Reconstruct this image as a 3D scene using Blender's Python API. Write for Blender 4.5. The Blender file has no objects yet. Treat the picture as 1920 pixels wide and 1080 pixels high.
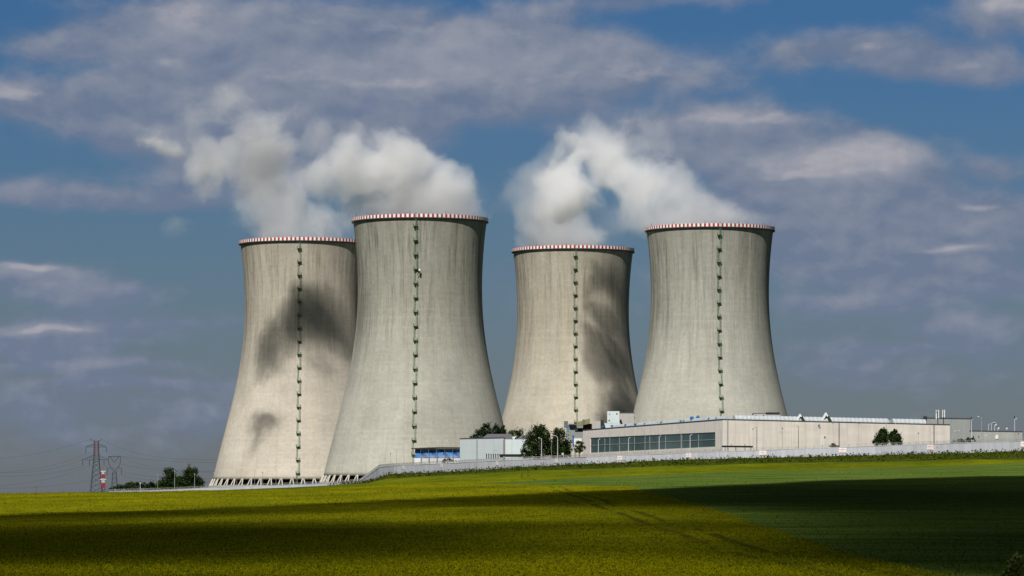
import bpy, bmesh, math, random
import numpy as np
from mathutils import Vector

random.seed(7)
rng = np.random.default_rng(7)
R = math.radians
PI = math.pi
scene = bpy.context.scene
col = scene.collection

# ------------------------------------------------------------------ camera
F, CX, CY = 7500.0, 960.0, 950.0          # focal length in photo pixels, eye level row
cam_d = bpy.data.cameras.new("camera")
cam_d.sensor_width = 36.0
cam_d.lens = 36.0 * F / 1920.0
cam_d.shift_y = (CY - 540.0) / 1920.0
cam_d.clip_start = 1.0
cam_d.clip_end = 60000.0
cam = bpy.data.objects.new("camera", cam_d)
cam.rotation_euler = (R(90), 0, 0)
col.objects.link(cam)
scene.camera = cam

# ------------------------------------------------------------------ light
SUN_EL, SUN_AZ = 46.0, 18.0               # sun behind the camera, to the left
EXPOSURE = 0.1
SUN_DIR = Vector((-math.sin(R(SUN_AZ)) * math.cos(R(SUN_EL)),
                  -math.cos(R(SUN_AZ)) * math.cos(R(SUN_EL)), math.sin(R(SUN_EL))))
sun_d = bpy.data.lights.new("sun", 'SUN')
sun_d.energy = 4.9
sun_d.angle = R(0.5)
sun_d.color = (1.0, 0.96, 0.90)
sun = bpy.data.objects.new("sun", sun_d)
sun.rotation_euler = SUN_DIR.to_track_quat('Z', 'Y').to_euler()
col.objects.link(sun)

scene.view_settings.view_transform = 'Standard'
scene.view_settings.look = 'None'
scene.view_settings.gamma = 1.0
scene.view_settings.use_curve_mapping = False
scene.view_settings.exposure = EXPOSURE
scene.render.engine = 'CYCLES'
cy = scene.cycles
cy.max_bounces = 8
cy.diffuse_bounces = 3
cy.glossy_bounces = 2
cy.transmission_bounces = 2
cy.volume_bounces = 6
cy.transparent_max_bounces = 8
cy.volume_max_steps = 256
cy.volume_step_rate = 1.0


# ------------------------------------------------------------------ node helper
class NT:
    def __init__(self, tree):
        self.t = tree
        self.n = tree.nodes
        self.l = tree.links

    def put(self, sock, v):
        if isinstance(v, bpy.types.NodeSocket):
            self.l.new(v, sock)
        elif v is not None:
            sock.default_value = v

    def math(self, op, a, b=None, c=None, clamp=False):
        n = self.n.new('ShaderNodeMath')
        n.operation = op
        n.use_clamp = clamp
        self.put(n.inputs[0], a)
        if b is not None: self.put(n.inputs[1], b)
        if c is not None: self.put(n.inputs[2], c)
        return n.outputs[0]

    def vmath(self, op, a, b=None, c=None):
        n = self.n.new('ShaderNodeVectorMath')
        n.operation = op
        self.put(n.inputs[0], a)
        if b is not None: self.put(n.inputs[1], b)
        if c is not None: self.put(n.inputs[2], c)
        return n.outputs['Value'] if op in ('DOT_PRODUCT', 'LENGTH', 'DISTANCE') else n.outputs[0]

    def comb(self, x, y, z):
        n = self.n.new('ShaderNodeCombineXYZ')
        self.put(n.inputs[0], x); self.put(n.inputs[1], y); self.put(n.inputs[2], z)
        return n.outputs[0]

    def sep(self, v):
        n = self.n.new('ShaderNodeSeparateXYZ')
        self.put(n.inputs[0], v)
        return n.outputs

    def noise(self, v, scale=1.0, detail=3.0, rough=0.5, dist=0.0, lac=2.0):
        n = self.n.new('ShaderNodeTexNoise')
        self.put(n.inputs['Vector'], v)
        n.inputs['Scale'].default_value = scale
        n.inputs['Detail'].default_value = detail
        n.inputs['Roughness'].default_value = rough
        n.inputs['Distortion'].default_value = dist
        n.inputs['Lacunarity'].default_value = lac
        return n.outputs[0]

    def ss(self, x, lo, hi, a=0.0, b=1.0):
        n = self.n.new('ShaderNodeMapRange')
        n.interpolation_type = 'SMOOTHSTEP'
        self.put(n.inputs[0], x)
        n.inputs[1].default_value = lo; n.inputs[2].default_value = hi
        n.inputs[3].default_value = a; n.inputs[4].default_value = b
        return n.outputs[0]

    def lin(self, x, lo, hi, a=0.0, b=1.0):
        n = self.n.new('ShaderNodeMapRange')
        self.put(n.inputs[0], x)
        n.inputs[1].default_value = lo; n.inputs[2].default_value = hi
        n.inputs[3].default_value = a; n.inputs[4].default_value = b
        return n.outputs[0]

    def mix(self, f, a, b):
        n = self.n.new('ShaderNodeMix')
        n.data_type = 'RGBA'
        self.put(n.inputs[0], f)
        self.put(n.inputs[6], (*a, 1) if isinstance(a, tuple) else a)
        self.put(n.inputs[7], (*b, 1) if isinstance(b, tuple) else b)
        return n.outputs[2]

    def mul(self, a, b, f=1.0):
        n = self.n.new('ShaderNodeMix')
        n.data_type = 'RGBA'
        n.blend_type = 'MULTIPLY'
        self.put(n.inputs[0], f)
        self.put(n.inputs[6], (*a, 1) if isinstance(a, tuple) else a)
        self.put(n.inputs[7], (*b, 1) if isinstance(b, tuple) else b)
        return n.outputs[2]

    def new(self, kind):
        return self.n.new(kind)


# ------------------------------------------------------------------ sky
world = bpy.data.worlds.new("World")
scene.world = world
world.use_nodes = True
wt = NT(world.node_tree)
wt.n.clear()
tc = wt.new('ShaderNodeTexCoord').outputs['Generated']
dx, dy, dz = wt.sep(tc)
az = wt.math('ARCTAN2', dx, dy)
el = wt.math('ARCSINE', dz)
# the unseen sky overhead is dimmed further down to weaken the fill
# angles in units of 1000 photo pixels (1 unit = 1/7.5 rad)
U = wt.math('MULTIPLY', az, 7.5)
V = wt.math('MULTIPLY', el, 7.5)
sky = wt.new('ShaderNodeTexSky')
sky.sky_type = 'NISHITA'
sky.sun_disc = False
sky.sun_elevation = R(SUN_EL)
sky.sun_rotation = R(180 + SUN_AZ)
sky.altitude = 400
sky.air_density = 1.0
sky.dust_density = 0.6
sky.ozone_density = 3.0
SKY_STRENGTH = 0.054
hsv = wt.new('ShaderNodeHueSaturation')
hsv.inputs['Saturation'].default_value = 1.25
hsv.inputs['Value'].default_value = 0.62
wt.l.new(sky.outputs[0], hsv.inputs['Color'])
# deep polarised blue high up, greyer haze near the horizon
low = wt.ss(V, 0.0, 0.95)
base_sky = wt.mix(low, wt.mix(0.55, hsv.outputs[0], (1.45, 1.98, 3.4)), wt.mul(hsv.outputs[0], (0.53, 0.79, 1.14)))

P = wt.comb(U, wt.math('MULTIPLY', V, 1.55), 0.0)
w1 = wt.math('SUBTRACT', wt.noise(P, 4.0, 3.0, 0.5), 0.5)
w2 = wt.math('SUBTRACT', wt.noise(wt.vmath('ADD', P, (7.3, 3.1, 0.0)), 4.0, 3.0, 0.5), 0.5)
wv = wt.comb(w1, w2, 0.0)
Pw = wt.vmath('MULTIPLY_ADD', wv, (0.07, 0.07, 0.0), P)
n1 = wt.noise(Pw, 5.4, 7.0, 0.54)
Poff = wt.vmath('ADD', Pw, (-0.014, 0.034, 0.0))
n1o = wt.noise(Poff, 5.4, 5.0, 0.5)
relief = wt.math('SUBTRACT', n1, n1o)

# cloud banks: x, y, rx, ry in photo pixels of the sky, amount, brightness
CLOUDS = [
    (640, 70, 480, 75, .75, .35), (1010, 150, 370, 62, .9, .55), (330, 45, 140, 42, .55, .75),
    (760, 165, 240, 36, .5, .5), (930, 95, 260, 36, .4, .6), (420, 200, 250, 110, .75, .28), (640, 240, 330, 70, .5, .15),
    (520, 290, 210, 110, .65, .28), (1230, 10, 200, 20, .5, .3), (330, 135, 40, 30, .5, .7), (235, 255, 45, 26, .6, .6),
    (1360, 238, 175, 30, .95, .7), (1330, 285, 230, 40, .6, .15),
    (1590, 318, 165, 42, 1.1, 1.0), (1540, 385, 260, 50, .6, .2), (1470, 340, 90, 22, .5, .5), (1640, 440, 260, 40, .45, .25),
    (1885, 30, 110, 48, .9, .7), (1740, 120, 150, 40, .6, .3), (1840, 140, 110, 36, .6, .3), (1610, 90, 110, 28, .5, .3), (1495, 110, 50, 26, .3, .3),
    (30, 190, 85, 30, .85, .55), (110, 95, 110, 30, .55, .3), (150, 230, 160, 40, .4, .1),
    (50, 368, 170, 28, .75, .4), (290, 380, 120, 18, .4, .2), (50, 517, 75, 16, .9, .8), (130, 548, 150, 26, .65, .3),
    (75, 624, 95, 12, 1.0, .8), (60, 652, 120, 22, .6, .1), (150, 686, 150, 12, .65, .4), (280, 610, 170, 22, .4, .15), (220, 640, 60, 8, .3, .5),
    (1840, 410, 130, 45, .7, .3), (1785, 473, 70, 9, .9, .8), (1600, 505, 330, 36, .6, .25), (1520, 435, 160, 22, .5, .3),
    (1850, 540, 160, 26, .5, .2), (1560, 575, 170, 18, .5, .4), (1800, 615, 90, 20, .5, .4), (1690, 655, 120, 10, .4, .35), (260, 720, 160, 10, .35, .35), (1870, 320, 60, 20, .4, .2), (1630, 255, 50, 22, .35, .2),
    (1690, 690, 330, 60, .35, .1), (230, 780, 420, 80, .4, .05), (960, 560, 60, 60, .3, .2), (1690, 560, 420, 160, .3, .05), (180, 640, 330, 160, .28, .05),
]
cov = None
bri = None
Pq = wt.vmath('MULTIPLY_ADD', wv, (0.07, 0.045, 0.0), wt.comb(U, V, 0.0))
for (x, y, rx, ry, s, b) in CLOUDS:
    q = wt.vmath('MULTIPLY', wt.vmath('SUBTRACT', Pq, ((x - CX) / 1000, (CY - y) / 1000, 0.0)), (1000 / rx, 1000 / ry, 0.0))
    g = wt.math('EXPONENT', wt.math('MULTIPLY', wt.vmath('DOT_PRODUCT', q, q), -0.9))
    cov = wt.math('MULTIPLY', g, s) if cov is None else wt.math('MULTIPLY_ADD', g, s, cov)
    # sunlit upper side of each bank
    up = wt.math('MULTIPLY_ADD', wt.vmath('DOT_PRODUCT', q, (0.0, 1.0, 0.0)), 0.55, 0.6)
    up = wt.math('MAXIMUM', up, 0.0)
    gb = wt.math('MULTIPLY', g, wt.math('MULTIPLY', up, s * b))
    bri = gb if bri is None else wt.math('ADD', bri, gb)
# scattered fair weather cloud over the rest of the sky
far = wt.ss(wt.math('MAXIMUM', wt.math('ABSOLUTE', U), V), 1.0, 1.4)
Pg = wt.vmath('MULTIPLY', tc, (1.0, 1.0, 2.2))
cov = wt.math('MULTIPLY_ADD', far, wt.math('MULTIPLY', wt.noise(Pg, 2.2, 4.0, 0.55), 0.7), cov)
sumc = wt.math('ADD', cov, wt.math('MULTIPLY', wt.math('SUBTRACT', n1, 0.5), 1.15))
mask = wt.ss(sumc, 0.16, 0.70)
shade = wt.math('ADD', wt.math('MULTIPLY', bri, 1.0), wt.math('MULTIPLY_ADD', relief, 1.6, wt.math('MULTIPLY', wt.math('SUBTRACT', n1, 0.5), 0.5)), clamp=True)
cloud_col = wt.mix(shade, (2.7, 3.4, 5.0), (6.5, 6.6, 7.3))
mask = wt.math('MULTIPLY', mask, 0.9)
skycol = wt.mix(mask, base_sky, cloud_col)
skycol = wt.mix(wt.ss(V, 1.1, 3.2), skycol, wt.mul(skycol, (0.36, 0.38, 0.42)))  # sky above the frame darkened to cut fill light on the ground
# sunlit cauliflower tops with soft grey feet
TOPS = [(1590, 312, 120, 34, 1.5), (1500, 338, 70, 16, .9), (1360, 232, 140, 17, 1.1), (1880, 22, 80, 34, 1.2), (330, 38, 110, 28, .8), (25, 186, 70, 20, 1.1), (50, 514, 55, 10, 1.3), (70, 621, 78, 8, 1.15),
        (1788, 471, 62, 8, 1.05), (236, 252, 38, 20, .45), (1190, 150, 140, 26, .7), (700, 158, 190, 18, .7), (800, 60, 200, 20, .5), (1850, 395, 70, 14, .7), (330, 130, 32, 26, .5), (1840, 130, 60, 16, .6), (1640, 95, 60, 14, .5)]
cov2 = None
Pt = wt.vmath('MULTIPLY_ADD', wv, (0.16, 0.07, 0.0), wt.comb(U, V, 0.0))
for (x, y, rx, ry, s) in TOPS:
    q = wt.vmath('MULTIPLY', wt.vmath('SUBTRACT', Pt, ((x - CX) / 1000, (CY - y) / 1000, 0.0)), (1000 / rx, 1000 / ry, 0.0))
    g = wt.math('EXPONENT', wt.math('MULTIPLY', wt.vmath('DOT_PRODUCT', q, q), -0.9))
    foot = wt.math('DIVIDE', 1.0, wt.math('ADD', 1.0, wt.math('EXPONENT', wt.math('MULTIPLY_ADD', wt.vmath('DOT_PRODUCT', q, (0.0, 1.0, 0.0)), -4.0, -1.6))))
    g = wt.math('MULTIPLY', wt.math('MULTIPLY', g, s), foot)
    cov2 = g if cov2 is None else wt.math('ADD', cov2, g)
n2 = wt.noise(wt.vmath('MULTIPLY', Pw, (1.0, 1.15, 1.0)), 11.0, 6.0, 0.55)
n2o = wt.noise(wt.vmath('ADD', wt.vmath('MULTIPLY', Pw, (1.0, 1.15, 1.0)), (-0.008, 0.016, 0.0)), 11.0, 4.0, 0.55)
m2 = wt.ss(wt.math('MULTIPLY_ADD', wt.math('SUBTRACT', n2, 0.5), 1.7, cov2), 0.26, 0.98, 0.0, 0.66)
tint = wt.math('MULTIPLY_ADD', wt.math('SUBTRACT', n2, n2o), 2.6, 0.55, clamp=True)
skycol = wt.mix(m2, skycol, wt.mix(tint, (5.0, 5.3, 6.4), (8.0, 7.6, 8.1)))
bg = wt.new('ShaderNodeBackground')
wt.l.new(skycol, bg.inputs[0])
bg.inputs[1].default_value = SKY_STRENGTH
wo = wt.new('ShaderNodeOutputWorld')
wt.l.new(bg.outputs[0], wo.inputs[0])
world.cycles.sampling_method = 'MANUAL'
world.cycles.sample_map_resolution = 512


# ------------------------------------------------------------------ materials
def new_mat(name):
    m = bpy.data.materials.new(name)
    m.use_nodes = True
    nt = NT(m.node_tree)
    nt.n.clear()
    return m, nt


def surf(nt, colr, rough=0.85, bump=None, bump_s=0.3, bump_d=0.1, metal=0.0, spec=0.3):
    b = nt.new('ShaderNodeBsdfPrincipled')
    nt.put(b.inputs['Base Color'], (*colr, 1) if isinstance(colr, tuple) else colr)
    nt.put(b.inputs['Roughness'], rough)
    b.inputs['Metallic'].default_value = metal
    b.inputs['Specular IOR Level'].default_value = spec
    if bump is not None:
        bn = nt.new('ShaderNodeBump')
        bn.inputs['Strength'].default_value = bump_s
        bn.inputs['Distance'].default_value = bump_d
        nt.l.new(bump, bn.inputs['Height'])
        nt.l.new(bn.outputs[0], b.inputs['Normal'])
    o = nt.new('ShaderNodeOutputMaterial')
    nt.l.new(b.outputs[0], o.inputs[0])
    return b


def objco(nt):
    return nt.new('ShaderNodeTexCoord').outputs['Object']


def worldpos(nt):
    return nt.new('ShaderNodeNewGeometry').outputs['Position']


def painted(name, c, rough=0.6, var=0.18, scale=0.6, metal=0.0, streak=False):
    m, nt = new_mat(name)
    p = worldpos(nt)
    if streak:
        p = nt.vmath('MULTIPLY', p, (1.0, 1.0, 0.12))
    n = nt.noise(p, scale, 5.0, 0.6)
    k = nt.lin(n, 0.25, 0.75, 1.0 - var, 1.0 + var)
    colr = nt.vmath('SCALE', (c[0], c[1], c[2]))
    colr.node.inputs['Scale'].default_value = 1.0
    nt.l.new(k, colr.node.inputs['Scale'])
    surf(nt, colr, rough, metal=metal)
    return m


# ------------------------------------------------------------------ mesh builder
class MB:
    def __init__(self):
        self.v = []
        self.f = []

    def add(self, vs, fs):
        o = len(self.v)
        self.v.extend([tuple(p) for p in vs])
        self.f.extend([tuple(i + o for i in f) for f in fs])
        return self

    def box(self, x0, x1, y0, y1, z0, z1):
        vs = [(x0, y0, z0), (x1, y0, z0), (x1, y1, z0), (x0, y1, z0), (x0, y0, z1), (x1, y0, z1), (x1, y1, z1), (x0, y1, z1)]
        return self.add(vs, [(0, 3, 2, 1), (4, 5, 6, 7), (0, 1, 5, 4), (1, 2, 6, 5), (2, 3, 7, 6), (3, 0, 4, 7)])

    def prism(self, pts, z0, z1):
        """vertical prism over a plan polygon; z0/z1 numbers or lists"""
        n = len(pts)
        a = z0 if isinstance(z0, (list, tuple)) else [z0] * n
        b = z1 if isinstance(z1, (list, tuple)) else [z1] * n
        vs = [(p[0], p[1], a[i]) for i, p in enumerate(pts)] + [(p[0], p[1], b[i]) for i, p in enumerate(pts)]
        fs = [tuple(range(n - 1, -1, -1)), tuple(range(n, 2 * n))]
        for i in range(n):
            j = (i + 1) % n
            fs.append((i, j, j + n, i + n))
        return self.add(vs, fs)

    def bar(self, p, q, r0, r1=None, n=6):
        """round bar from p to q"""
        r1 = r0 if r1 is None else r1
        p, q = Vector(p), Vector(q)
        d = (q - p)
        if d.length < 1e-6: return self
        d.normalize()
        u = d.cross(Vector((0, 0, 1))) if abs(d.z) < 0.95 else d.cross(Vector((1, 0, 0)))
        u.normalize()
        w = d.cross(u)
        vs = []
        for (c, r) in ((p, r0), (q, r1)):
            for k in range(n):
                a = 2 * PI * k / n
                vs.append(c + u * (r * math.cos(a)) + w * (r * math.sin(a)))
        fs = [(k, (k + 1) % n, (k + 1) % n + n, k + n) for k in range(n)]
        fs.append(tuple(range(n - 1, -1, -1)))
        fs.append(tuple(range(n, 2 * n)))
        return self.add(vs, fs)

    def tube(self, pts, r, n=6):
        for i in range(len(pts) - 1):
            self.bar(pts[i], pts[i + 1], r, r, n)
        return self

    def obox(self, c, ax, ay, az_):
        """box centred at c with half axes vectors"""
        c, ax, ay, az_ = Vector(c), Vector(ax), Vector(ay), Vector(az_)
        vs = [c + ax * sx + ay * sy + az_ * sz for sz in (-1, 1) for (sx, sy) in ((-1, -1), (1, -1), (1, 1), (-1, 1))]
        return self.add(vs, [(0, 3, 2, 1), (4, 5, 6, 7), (0, 1, 5, 4), (1, 2, 6, 5), (2, 3, 7, 6), (3, 0, 4, 7)])

    def mesh(self, name, smooth=False):
        me = bpy.data.meshes.new(name)
        me.from_pydata(self.v, [], self.f)
        if smooth:
            me.polygons.foreach_set('use_smooth', [True] * len(me.polygons))
        me.update()
        return me

    def build(self, name, m, parent=None, loc=(0, 0, 0), smooth=False):
        me = self.mesh(name, smooth)
        me.materials.append(m)
        o = bpy.data.objects.new(name, me)
        o.location = loc
        col.objects.link(o)
        if parent is not None:
            o.parent = parent
        return o


def tag(o, label=None, cat=None, group=None, kind=None):
    if label: o['label'] = label
    if cat: o['category'] = cat
    if group: o['group'] = group
    if kind: o['kind'] = kind
    return o


def empty(name, loc, rz=0.0):
    o = bpy.data.objects.new(name, None)
    o.location = loc
    o.rotation_euler = (0, 0, rz)
    o.empty_display_size = 1.0
    col.objects.link(o)
    return o


def clone(o, parent=None):
    c = o.copy()
    col.objects.link(c)
    if parent is not None:
        c.parent = parent
    return c


def clone_tree(o, parent=None):
    kids = list(o.children)
    c = clone(o, parent)
    for k in kids:
        clone_tree(k, c)
    return c


def at(px, py, D):
    return Vector(((px - CX) * D / F, D, (CY - py) * D / F))


def np_mesh(name, verts, faces, smooth=False):
    """verts (n,3); faces (m,k) all of one size k"""
    me = bpy.data.meshes.new(name)
    n, (m, k) = len(verts), faces.shape
    me.vertices.add(n)
    me.vertices.foreach_set('co', np.ascontiguousarray(verts, dtype=np.float32).ravel())
    me.loops.add(m * k)
    me.loops.foreach_set('vertex_index', np.ascontiguousarray(faces, dtype=np.int32).ravel())
    me.polygons.add(m)
    me.polygons.foreach_set('loop_start', np.arange(0, m * k, k, dtype=np.int32))
    me.polygons.foreach_set('loop_total', np.full(m, k, dtype=np.int32))
    if smooth:
        me.polygons.foreach_set('use_smooth', np.ones(m, dtype=bool))
    me.update(calc_edges=True)
    return me


# ------------------------------------------------------------------ terrain
# elevation of the ground, surveyed along bearings from the viewpoint (columns) at set distances
T_Y = np.array([60, 127, 200, 300, 450, 600, 750, 900, 1050, 1200, 1350, 1500, 1700, 2000, 3000, 6000, 14000], float)
T_C = {
    -1500: [0, 1080, 1034, 994, 962, 946, 938, 934, 936, 938, 940, 941, 943, 946, 949, 950, 950],
    0:    [0, 1080, 1032, 990, 958, 940, 930, 925, 927, 930, 932, 934, 936, 942, 948, 950, 950],
    350:  [0, 1080, 1030, 987, 955, 937, 927, 921.5, 920.5, 920.5, 921, 921, 921, 922, 940, 948, 949],
    550:  [0, 1080, 1029, 985, 952, 934, 924.5, 919, 917.5, 917, 917, 916, 915, 912, 935, 947, 949],
    690:  [0, 1080, 1028, 984, 951, 931, 920.5, 913.5, 910, 908, 907, 904, 905, 909, 934, 947, 949],
    730:  [0, 1080, 1028, 984, 950, 929, 919, 911, 907, 903, 898, 886, 893, 908, 934, 947, 949],
    1000: [0, 1080, 1026, 981, 947, 927, 914, 905, 897, 887, 873, 877, 888, 909, 930, 947, 949],
    1300: [0, 1080, 1026, 980, 945, 924, 909, 897, 885, 871, 857, 860, 872, 897, 928, 947, 949],
    1600: [0, 1080, 1026, 980, 944, 922, 905, 891, 876, 859, 850, 854, 868, 896, 928, 947, 949],
    1920: [0, 1080, 1026, 980, 943, 919, 900, 886, 868, 844, 846, 853, 868, 895, 928, 947, 949],
    3400: [0, 1080, 1026, 980, 942, 915, 893, 876, 858, 838, 838, 848, 864, 890, 925, 946, 949],
}
_cx = np.array(sorted(T_C), float)
_cz = []
for c in sorted(T_C):
    z = (CY - np.array(T_C[c], float)) / F * T_Y
    z[0] = z[1] - 0.1
    _cz.append(z)
_cz = np.array(_cz)
_ly = np.log(T_Y)
LY = np.linspace(math.log(8.0), math.log(14000.0), 700)
CXG = np.linspace(-4000, 6000, 1001)
_tab = np.array([np.interp(LY, _ly, z) for z in _cz])              # columns x LY
_g = np.exp(-0.5 * (np.arange(-12, 13) / 4.0) ** 2); _g /= _g.sum()
_tab = np.array([np.convolve(np.pad(t, 12, mode='edge'), _g, 'valid') for t in _tab])
_tab2 = np.empty((len(CXG), len(LY)))
for j in range(len(LY)):
    _tab2[:, j] = np.interp(CXG, _cx, _tab[:, j])


def hnoise(x, y, seed=0):
    """cheap smooth pseudo noise in -1..1"""
    s = seed * 12.9
    return (np.sin(x * 1.0 + 1.3 * np.sin(y * 0.7 + s) + s) * np.cos(y * 1.1 + 1.7 * np.sin(x * 0.6 - s)) +
            0.5 * np.sin(x * 2.3 + y * 1.9 + s * 2 + 1.5 * np.sin(y * 1.5)) * np.cos(y * 2.7 - x * 1.2 + s)) / 1.5


def zg(X, Y):
    X = np.asarray(X, float); Y = np.maximum(np.asarray(Y, float), 8.0)
    pxc = CX + F * X / Y
    i = np.clip((pxc - CXG[0]) / (CXG[1] - CXG[0]), 0, len(CXG) - 1.001)
    j = np.clip((np.log(Y) - LY[0]) / (LY[1] - LY[0]), 0, len(LY) - 1.001)
    i0 = i.astype(int); j0 = j.astype(int); fi = i - i0; fj = j - j0
    z = (_tab2[i0, j0] * (1 - fi) * (1 - fj) + _tab2[i0 + 1, j0] * fi * (1 - fj) + _tab2[i0, j0 + 1] * (1 - fi) * fj + _tab2[i0 + 1, j0 + 1] * fi * fj)
    amp = np.interp(Y, [100, 300, 900, 1400, 1600], [0.05, 0.12, 0.16, 0.16, 0.0])
    return z + amp * hnoise(X / 9.0, Y / 22.0, 1)


def zgf(x, y):
    return float(zg(np.array([x]), np.array([y]))[0])


def track(X, Y):
    """metres from the nearer wheel mark of the one tramline in the near rapeseed"""
    c = np.interp(Y, [100, 280, 450, 600, 800, 1000], [11.6, 10.8, 10.3, 9.4, 7.5, 4.0]) + 0.25 * np.sin(np.asarray(Y) / 37.0)
    return np.minimum(np.abs(X - c - 0.95), np.abs(X - c + 0.95))


def field_edges(X, Y):
    """signed distances: >0 inside the green crop, >0 inside the rough grass bank"""
    e1 = np.interp(Y, [8, 127, 200, 300, 450, 720, 800, 905, 2000], [12.5, 13.2, 15.5, 18, 20.5, 21.5, 10, -9, -200])
    lim = np.interp(X, [-60, -9, 5, 19, 60, 131, 400], [905, 915, 965, 995, 1020, 1035, 1060])
    green = np.minimum(X - e1, (lim - Y) * 0.25)
    bank = Y - np.interp(X, [-400, -62, -50, -20, 7, 54, 100, 141, 500], [1520, 1470, 1360, 1285, 1235, 1170, 1125, 1080, 1020])
    return green, bank


cols_px = np.concatenate([np.linspace(-7000, -260, 60), np.arange(-240, 2170, 6.0), np.linspace(2190, 9000, 60)])
rows_y = np.exp(np.concatenate([np.linspace(math.log(12), math.log(100), 24, endpoint=False),
                                np.linspace(math.log(100), math.log(1000), 300, endpoint=False),
                                np.linspace(math.log(1000), math.log(1600), 110, endpoint=False),
                                np.linspace(math.log(1600), math.log(14000), 50)]))
gx, gy = np.meshgrid((cols_px - CX) / F, rows_y)
GX = gx * gy; GY = gy
GZ = zg(GX, GY)
nr, nc = GX.shape
verts = np.stack([GX, GY, GZ], -1).reshape(-1, 3)
idx = np.arange(nr * nc).reshape(nr, nc)
faces = np.stack([idx[:-1, :-1], idx[:-1, 1:], idx[1:, 1:], idx[1:, :-1]], -1).reshape(-1, 4)
gme = np_mesh("ground", verts, faces, True)
gd, bd = field_edges(GX, GY)
for nm, arr in (("green_edge", gd), ("bank_edge", bd), ("track_distance", track(GX, GY))):
    a = gme.attributes.new(nm, 'FLOAT', 'POINT')
    a.data.foreach_set('value', arr.ravel().astype(np.float32))

m, nt = new_mat("fields")
p = worldpos(nt)
px_, py_, pz_ = nt.sep(p)
ag = nt.new('ShaderNodeAttribute'); ag.attribute_name = "green_edge"
ab = nt.new('ShaderNodeAttribute'); ab.attribute_name = "bank_edge"
edge_n = nt.noise(p, 0.35, 4.0, 0.6)
gmask = nt.ss(nt.math('MULTIPLY_ADD', nt.math('SUBTRACT', edge_n, 0.5), 2.4, ag.outputs['Fac']), -0.25, 0.25)
bmask = nt.ss(nt.math('MULTIPLY_ADD', nt.math('SUBTRACT', nt.noise(p, 0.12, 4.0, 0.6), 0.5), 34.0, ab.outputs['Fac']), -4.0, 4.0)
# rapeseed going over: yellow flowers, olive pods, uneven rows
y_big = nt.noise(nt.vmath('MULTIPLY', p, (1.0, 0.22, 1.0)), 0.05, 4.0, 0.6)
y_mid = nt.noise(nt.vmath('MULTIPLY', p, (1.0, 0.35, 1.0)), 0.5, 4.0, 0.65)
y_fine = nt.noise(nt.vmath('MULTIPLY', p, (1.0, 0.16, 1.0)), 5.0, 3.0, 0.7)
fl = nt.math('ADD', nt.math('MULTIPLY', y_big, 0.55), nt.math('ADD', nt.math('MULTIPLY', y_mid, 0.5), nt.math('MULTIPLY', y_fine, 0.6)))
yel = nt.mix(nt.ss(fl, 0.62, 1.08), (0.070, 0.085, 0.004), (0.24, 0.225, 0.004))
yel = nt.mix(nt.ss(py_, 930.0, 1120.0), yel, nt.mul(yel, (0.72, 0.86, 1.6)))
yel = nt.mix(nt.ss(nt.noise(p, 0.02, 3.0, 0.5), 0.55, 0.8), yel, nt.mul(yel, (0.85, 0.80, 1.2)))
# young cereal with tramlines
tr = nt.math('ABSOLUTE', nt.math('SUBTRACT', nt.math('FRACT', nt.math('DIVIDE', nt.math('MULTIPLY_ADD', px_, 0.55, nt.math('MULTIPLY', py_, 0.835)), 24.0)), 0.5))
g_n = nt.noise(nt.vmath('MULTIPLY', p, (0.4, 1.0, 1.0)), 0.11, 5.0, 0.6)
g_f = nt.noise(nt.vmath('MULTIPLY', p, (1.0, 0.2, 1.0)), 4.0, 3.0, 0.7)
grn = nt.mix(nt.ss(nt.math('MULTIPLY_ADD', g_f, 0.5, g_n), 0.5, 1.05), (0.040, 0.085, 0.007), (0.125, 0.165, 0.035))
grn = nt.mix(nt.ss(tr, 0.02, 0.035, 0.6, 0.0), grn, (0.15, 0.18, 0.06))
# rough grass on the bank with bare brown earth
b_n = nt.noise(p, 0.10, 6.0, 0.65)
b_f = nt.noise(nt.vmath('MULTIPLY', p, (1.0, 0.4, 1.0)), 0.9, 4.0, 0.65)
bank = nt.mix(nt.ss(nt.math('MULTIPLY_ADD', b_f, 0.7, b_n), 0.6, 1.1), (0.022, 0.036, 0.005), (0.078, 0.098, 0.010))
bank = nt.mix(nt.ss(nt.noise(p, 0.045, 5.0, 0.6), 0.57, 0.72, 0.0, 0.75), bank, (0.085, 0.058, 0.022))
at_ = nt.new('ShaderNodeAttribute'); at_.attribute_name = "track_distance"
rut = nt.math('MULTIPLY', nt.ss(at_.outputs['Fac'], 0.15, 0.6, 0.8, 0.0), nt.ss(nt.noise(nt.vmath('MULTIPLY', p, (1.0, 0.12, 1.0)), 0.3, 3.0, 0.6), 0.36, 0.56))
yel = nt.mix(rut, yel, (0.040, 0.042, 0.006))
c = nt.mix(gmask, yel, grn)
c = nt.mix(bmask, c, bank)
bh = nt.math('ADD', nt.math('MULTIPLY', y_fine, 0.35), nt.math('MULTIPLY', y_mid, 0.5))
surf(nt, c, 1.0, bump=bh, bump_s=0.8, bump_d=0.5, spec=0.0)
gme.materials.append(m)
ground = bpy.data.objects.new("ground", gme)
col.objects.link(ground)
tag(ground, kind='structure')


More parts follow.
